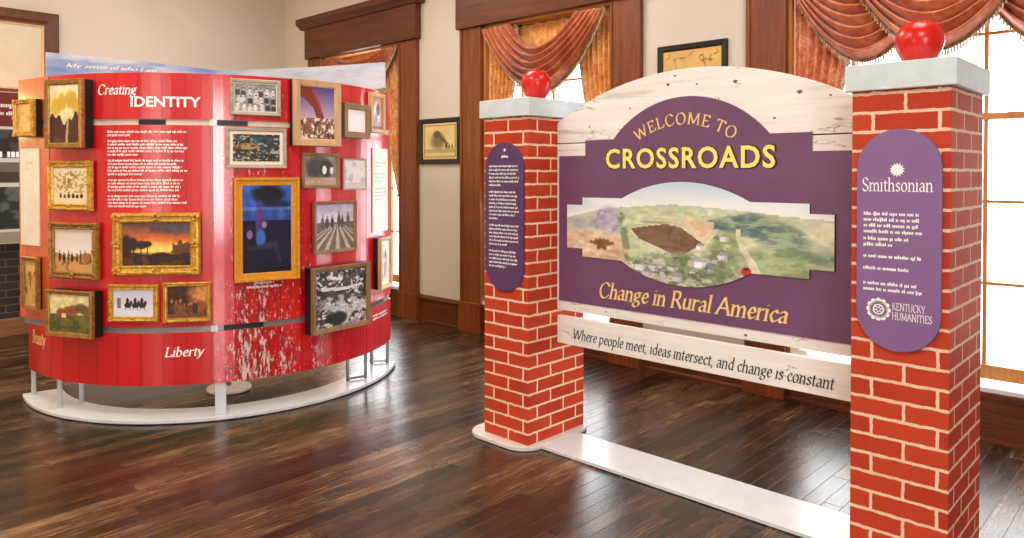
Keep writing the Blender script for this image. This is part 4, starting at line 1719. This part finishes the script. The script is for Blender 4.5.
# two planks: the groove between them is a real gap with a dark backing
arch = [(xl, 1.778), (xr, 1.778)] + arc3(xl, 1.897, xr, 1.897, .244)[::-1]
MB().prism(B(arch), 0, .032).build('plank', M['board'], board, bevel=.002)
MB().prism(B([(xl, .783), (xr, .783), (xr, 1.772), (xl, 1.772)]), 0, .032).build('plank', M['board'], board, bevel=.002)
MB().prism(B([(xl + .01, .80), (xr - .01, .80), (xr - .01, 1.88), (xl + .01, 1.88)]), .0325, .045).build('backing_board', M['dark'], board)
pur = [(-2.841, .84), (-1.10, .84), (-1.10, 1.70), (-1.339, 1.70), (-1.339, 1.788), (-1.541, 1.788)] + arc3(-2.448, 1.788, -1.541, 1.788, .209)[::-1][1:-1] + [(-2.448, 1.788), (-2.645, 1.788), (-2.645, 1.70), (-2.841, 1.70)]
MB().prism(B(pur), -.008, -.0005).build('purple_panel', M['purple'], board, bevel=.001)
# knots and cracks printed on the planks
mb = MB()
r = random.Random(4)
for x, z, s in ((-2.10, 2.065, .010), (-1.72, 2.05, .011), (-1.40, 1.975, .012), (-2.34, 1.955, .006), (-2.06, 2.108, .007), (-1.52, 1.86, .007), (-2.62, 1.865, .006), (-1.66, .805, .008), (-1.93, 2.055, .006), (-1.26, 1.95, .006), (-2.5, .812, .005)):
    pts = [(x + s * (1 + .4 * math.sin(k * 2.1)) * math.cos(2 * PI * k / 9) * 1.1 - BX, z + s * .8 * math.sin(2 * PI * k / 9) - BZ) for k in range(9)]
    put_polys(mb, [pts], lambda x, z: (x, -.0012, z))
mb.build('knots', M['knot'], board, fixn=False)

# landscape illustration
ill = [(-2.779, 1.16), (-2.664, 1.16), (-2.664, 1.115)] + arc3(-2.390, 1.112, -1.627, 1.112, -.104) + [(-1.342, 1.112), (-1.342, 1.157), (-1.23, 1.157), (-1.23, 1.413), (-1.342, 1.413), (-1.342, 1.46)] + arc3(-2.387, 1.46, -1.632, 1.46, .095)[::-1] + [(-2.664, 1.459), (-2.664, 1.415), (-2.779, 1.415)]
edge = []
MB().prism(B([(x, z) for x, z in ill]), -.013, -.0085).build('illustration_plate', M['dark'], board)


def P_town(u, v, sd):
    """u,v: 0..1 across the whole plate (about 1.55 x 0.55 m)"""
    p = Paint(u, v, (206, 212, 170), sd)
    hz = np.interp(u, [0, .18, .30, .46, .62, .74, .84, 1], [.60, .72, .745, .78, .76, .735, .71, .685])
    t = np.clip((v - hz) / .3, 0, 1)[:, None]
    p.c = np.where((v > hz)[:, None], np.array((238, 240, 236.)) * (1 - t) + np.array((170, 208, 234.)) * t, p.c)
    n = vnoise(u, v, 4, 5, 2)
    p.mask(np.clip((n - .50) * 6, 0, 1) * (v > hz), (246, 248, 248), .45)
    land = (v < hz) * 1.0
    p.mask(np.clip(1 - (hz - v) / .10, 0, 1) * land, (196, 208, 186), .8)
    p.blotch(6, 14, .52, (186, 200, 146), .7, land)
    p.blotch(9, 22, .55, (222, 218, 176), .6, land, 5)
    p.blotch(20, 18, .60, (164, 184, 128), .6, land * (v < .55), 6)
    # dark woods falling to the right
    axis = np.interp(u, [.58, .66, .74, .81, .89, .97, 1], [.60, .62, .61, .55, .47, .39, .36])
    wd = np.interp(u, [.56, .66, .78, .9, .98, 1], [.02, .07, .13, .12, .07, .03])
    wood_ = np.clip(1.5 - ((v - axis) / wd) ** 2, 0, 1) * (u > .57)
    p.mask(wood_, (148, 170, 138), .8)
    p.blotch(14, 20, .46, (104, 134, 116), .85, wood_)
    p.blotch(24, 30, .54, (84, 112, 118), .8, wood_, 8)
    low = np.clip(1.4 - ((u - .84) / .13) ** 2 - ((v - .28) / .16) ** 2, 0, 1)
    p.mask(low, (150, 174, 122), .7)
    p.blotch(20, 24, .50, (120, 148, 92), .8, low, 4)
    p.blotch(26, 26, .58, (176, 148, 120), .7, low * (v < .26), 12)
    p.mask(np.clip(1.3 - ((u - .97) / .06) ** 2 - ((v - .52) / .14) ** 2, 0, 1), (226, 228, 190), .7)
    # dry tan land with a brown leafy mark, purple trees above it
    p.poly([(0, .30), (0, .47), (.065, .485), (.141, .48), (.235, .45), (.285, .32), (.28, .2), (.24, .12), (0, .1)], (230, 190, 152), .95)
    tan_ = ((u < .27) & (v < .47)) * 1.0
    p.blotch(12, 14, .52, (206, 158, 122), .7, tan_)
    p.blotch(20, 26, .60, (244, 216, 184), .8, tan_, 9)
    for a, ln in ((.2, .05), (.75, .035), (1.3, .03), (1.85, .03), (2.4, .035), (2.95, .05), (4.2, .03), (5.2, .03)):
        for k in range(4):
            q = ln * (k + .6) / 4
            p.ell(.166 + q * math.cos(a) * 1.1, .345 + q * math.sin(a) * 1.7, .011 - k * .0012, .026 - k * .003, (132, 82, 46), .9, .5)
    for x, y, rx, ry in ((.20, .62, .05, .12), (.16, .58, .05, .08), (.07, .545, .06, .05), (.225, .55, .03, .10)):
        p.ell(x, y, rx, ry, (186, 172, 196), .8, .6)
    tre = np.clip(1.5 - ((u - .19) / .06) ** 2 - ((v - .6) / .13) ** 2, 0, 1)
    p.blotch(24, 22, .50, (142, 130, 164), .85, tre)
    p.blotch(30, 26, .60, (216, 206, 216), .8, tre, 7)
    edge_ = np.clip(1.4 - ((u - np.interp(v, [.2, .66], [.285, .25])) / .016) ** 2, 0, 1) * (v < .68) * (v > .2)
    p.blotch(26, 20, .45, (126, 142, 96), .9, edge_)
    # ploughed field and pale orange field
    p.poly([(.285, .51), (.292, .525), (.436, .60), (.50, .57), (.590, .42), (.484, .255), (.40, .345), (.32, .425)], (222, 214, 180), .9)
    fld = [(.292, .525), (.365, .561), (.436, .59), (.495, .561), (.578, .42), (.484, .278), (.41, .355), (.326, .433)]
    p.poly(fld, (136, 98, 76))
    pf = Paint(u, v, (0, 0, 0), 1).poly(fld, (1, 1, 1)).c[:, 0]
    p.blotch(40, 30, .52, (112, 78, 60), .7, pf, 13)
    p.poly([(.489, .631), (.536, .662), (.615, .625), (.613, .521), (.576, .457), (.536, .521), (.50, .60)], (234, 200, 158), .95)
    p.ell(.39, .60, .06, .012, (150, 160, 110), .8, .6)
    # village
    vil = np.clip(1.5 - ((u - .50) / .21) ** 2 - ((v - .14) / .17) ** 2, 0, 1)
    p.mask(vil, (196, 192, 176), .7)
    p.blotch(24, 18, .48, (132, 150, 104), .85, vil)
    p.blotch(30, 22, .55, (104, 122, 92), .8, vil, 6)
    vil2 = np.clip(1.5 - ((u - .655) / .05) ** 2 - ((v - .36) / .22) ** 2, 0, 1)
    p.blotch(26, 22, .46, (140, 160, 104), .85, vil2, 3)
    p.blotch(34, 26, .57, (108, 128, 88), .85, vil2, 8)
    hs = ((.335, .145, .022, (232, 228, 230)), (.385, .15, .018, (212, 206, 214)), (.43, .10, .02, (206, 196, 200)), (.36, .09, .018, (196, 186, 192)),
          (.565, .225, .022, (240, 240, 248)), (.60, .20, .016, (176, 180, 206)), (.545, .14, .016, (226, 220, 214)), (.645, .31, .017, (222, 222, 232)),
          (.652, .48, .014, (228, 218, 206)), (.565, .385, .014, (236, 232, 226)), (.48, .07, .02, (204, 196, 202)), (.62, .27, .012, (200, 196, 206)), (.46, .16, .014, (220, 214, 208)))
    for x, y, w_, rc in hs:
        k = tuple(int(q * .74) for q in rc)
        p.rect(x - w_, x + w_ * .35, y - w_ * 1.5, y + w_ * 1.2, rc)
        p.rect(x + w_ * .35, x + w_, y - w_ * 1.5, y + w_ * 1.2, tuple(int(q * .86) for q in rc))
        p.poly([(x - w_ * 1.1, y + w_ * 1.1), (x - w_ * .4, y + w_ * 2.8), (x + w_ * .9, y + w_ * 2.8), (x + w_ * 1.15, y + w_ * 1.1)], k)
    p.blotch(34, 26, .60, (92, 110, 76), .85, vil, 11)
    # streets and the red car
    cxr = np.interp(v, [.02, .2, .3, .4, .5, .58], [.775, .758, .742, .716, .70, .70])
    p.mask((np.abs(u - cxr) < .006 + .028 * np.clip(.58 - v, 0, 1)) & (v < .58), (224, 214, 180))
    cx2 = np.interp(v, [.28, .40, .5, .57], [.55, .582, .611, .628])
    p.mask((np.abs(u - cx2) < .006) & (v < .57) & (v > .3), (220, 212, 178))
    p.ell(.727, .20, .017, .042, (206, 48, 44), 1, .25)
    p.ell(.727, .225, .010, .014, (120, 34, 36), 1, .25)
    grey = p.c.mean(1, keepdims=True)
    p.c = grey + (p.c - grey) * .82
    sky_ = p.c.copy()
    p.tone(40, 26, .26).tone(10, 8, .12)
    p.c[v > hz] = sky_[v > hz]
    return p.c


bm = bmesh.new()
xs_, zs_ = [p[0] for p in ill], [p[1] for p in ill]
X0, X1, Z0, Z1 = min(xs_), max(xs_), min(zs_), max(zs_)
cxm, czm, sh = (X0 + X1) / 2, (Z0 + Z1) / 2, .994
face = bm.faces.new([bm.verts.new(((cxm + (x - cxm) * sh) - BX, -.0142, (czm + (z - czm) * sh) - BZ)) for x, z in ill])
for k in range(1, 250):
    x = X0 + (X1 - X0) * k / 250 - BX
    bmesh.ops.bisect_plane(bm, geom=bm.verts[:] + bm.edges[:] + bm.faces[:], plane_co=(x, 0, 0), plane_no=(1, 0, 0))
for k in range(1, 92):
    z = Z0 + (Z1 - Z0) * k / 92 - BZ
    bmesh.ops.bisect_plane(bm, geom=bm.verts[:] + bm.edges[:] + bm.faces[:], plane_co=(0, 0, z), plane_no=(0, 0, 1))
me = bpy.data.meshes.new('landscape_illustration')
bm.to_mesh(me)
bm.free()
me.materials.append(M['pic'])
colour(me, lambda X, Z: P_town((X + BX - X0) / (X1 - X0), (Z + BZ - Z0) / (Z1 - Z0), 3))
io = bpy.data.objects.new('landscape_illustration', me)
COL.objects.link(io)
io.parent = board


# lettering of the board
def flat(x0, z0, y):
    return lambda x, z: (x0 + x - BX, y, z0 + z - BZ)


sh_mb, mb = MB(), MB()
t1 = sans_text('CROSSROADS', .112, .985, .022, 1.12)
t2 = sans_text('CROSSROADS', .122, 1.0, .038, 1.105)
put_sans(sh_mb, t2, flat(-2.500, 1.617, -.0095))
put_sans(mb, t1, flat(-2.496, 1.623, -.0108))
sh_mb.build('lettering_outline', M['dark'], board, fixn=False)
mb.build('main_lettering', M['yellow'], board, fixn=False)
mb = MB()
R_, tot = .50, 0
chars = 'WELCOME TO'
k = .058 / 70
adv = [GL[c][0] + 5 for c in chars]
tot = sum(adv) * k
ang = -tot / 2 / R_ + .015
for c, a in zip(chars, adv):
    th = ang + a * k / 2 / R_
    _, polys = nib_polys(c, 1.0, True)
    cx0 = a / 2
    put_polys(mb, [[((x - cx0 + 2.5) * k, z * k + R_) for x, z in po] for po in polys],
              lambda lx, lz: (-2.012 + lx * math.cos(th) + lz * math.sin(th) - BX, -.0100, 1.853 - R_ - lx * math.sin(th) + lz * math.cos(th) - BZ))
    ang += a * k / R_
mb.build('arched_lettering', M['gold_ink'], board, fixn=False)
mb = MB()
_, po = nib_text('Change in Rural America', .086, 1.10, 1.15, True, .24)
put_polys(mb, po, flat(-2.550, .893, -.0100))
mb.build('subtitle_lettering', M['gold_ink'], board, fixn=False)

# tagline board
tb = thing('tagline_board', (BX, SY, .583), 0, 'narrow white plank with a dark italic motto below the welcome board', 'sign')
MB().box(xl - BX, xr - BX, 0, .032, 0, .1645).build('plank', M['board'], tb, bevel=.003)
mb = MB()
_, po = nib_text('Where people meet, ideas intersect, and change is constant', .060, 1.505, 1.05, True, .24)
put_polys(mb, po, lambda x, z: (-2.744 + x - BX, -.0015, .622 + z - .583))
mb.build('motto_lettering', M['ink'], tb, fixn=False)

# ---------------------------------------------------------------- fireplace side of the room
fp = thing('fireplace', (XL, 1.2, 0), 0, 'black-painted brick fireplace with a wooden hearth at the left edge', 'fireplace')
mb = MB()
mb.box(0, .44, -1.1, 1.15, .17, 1.25)
mb.build('brick_surround', M['blackbrick'], fp)
MB().box(0, .50, -1.2, 1.25, 0, .17).build('hearth', M['hearth'], fp, bevel=.006)
MB().box(0, .50, -1.2, 1.25, 1.25, 1.31).build('mantel_shelf', M['trimx'], fp, bevel=.006)

bn = thing('photo_banner', (-8.44, .95, .92), PI / 2, 'tall banner of black and white photos with a dark red heading by the fireplace', 'exhibit banner')


def P_banner(u, v, sd):
    p = Paint(u, v, (206, 200, 192), sd)
    p.mask(v > .775, (112, 34, 30))
    p.mask((v < .755) & (v > .56), (40, 38, 40))
    p.blotch(8, 14, .5, (86, 82, 84), .7, ((v < .755) & (v > .56)) * 1.0)
    p.mask((v < .54) & (v > .40), (70, 54, 44))
    p.mask((v < .54) & (v > .47), (120, 112, 104), .8)
    p.mask((v < .37) & (v > .09), (44, 44, 46))
    p.blotch(7, 12, .5, (110, 108, 106), .8, ((v < .37) & (v > .09)) * 1.0, 5)
    p.mask(v < .07, (150, 138, 124))
    return p.c


# local x runs along +Y of the room, faces +X
MB().box(.28, 1.22, 0, .03, 0, 1.46).build('banner_board', M['cream'], bn)
o = painted('banner_print', .92, 1.45, .73, -.002, P_banner, bn, 5, 70)
o.location = (.75, 0, 0)
mb = MB()
tiny_lines(mb, .55, 1.31, .6, 1, .05, .03, lambda x, z: (x, -.004, z), 1)
tiny_lines(mb, .55, 1.235, .6, 1, .05, .026, lambda x, z: (x, -.004, z), .9)
mb.build('banner_lettering', M['cream'], bn, fixn=False)
mb = MB()
tiny_lines(mb, .45, .83, .7, 1, .05, .055, lambda x, z: (x, -.004, z), 1)
mb.build('banner_lettering', M['white'], bn, fixn=False)
MB().box(.36, .40, .032, .058, -.92, .6).box(1.1, 1.14, .032, .058, -.92, .6).build('banner_stand', M['black'], bn)

wp = thing('hung_panel', (XL, .95, 2.33), PI / 2, 'large brown-framed pale panel high on the left wall', 'framed panel')
MB().frame(3.0, .965, [(0, 0), (0, -.04), (.02, -.055), (.09, -.05), (.12, -.03), (.14, -.03), (.14, 0)], .4825).build('frame', M['brownframe'], wp)
MB().frame(2.722, .687, [(0, 0), (0, -.034), (.018, -.026), (.018, 0)], .4825).build('inner_fillet', M['tan'], wp)
MB().box(-1.36, 1.36, -.014, -.002, .14, .825).build('pale_board', M['paleboard'], wp)
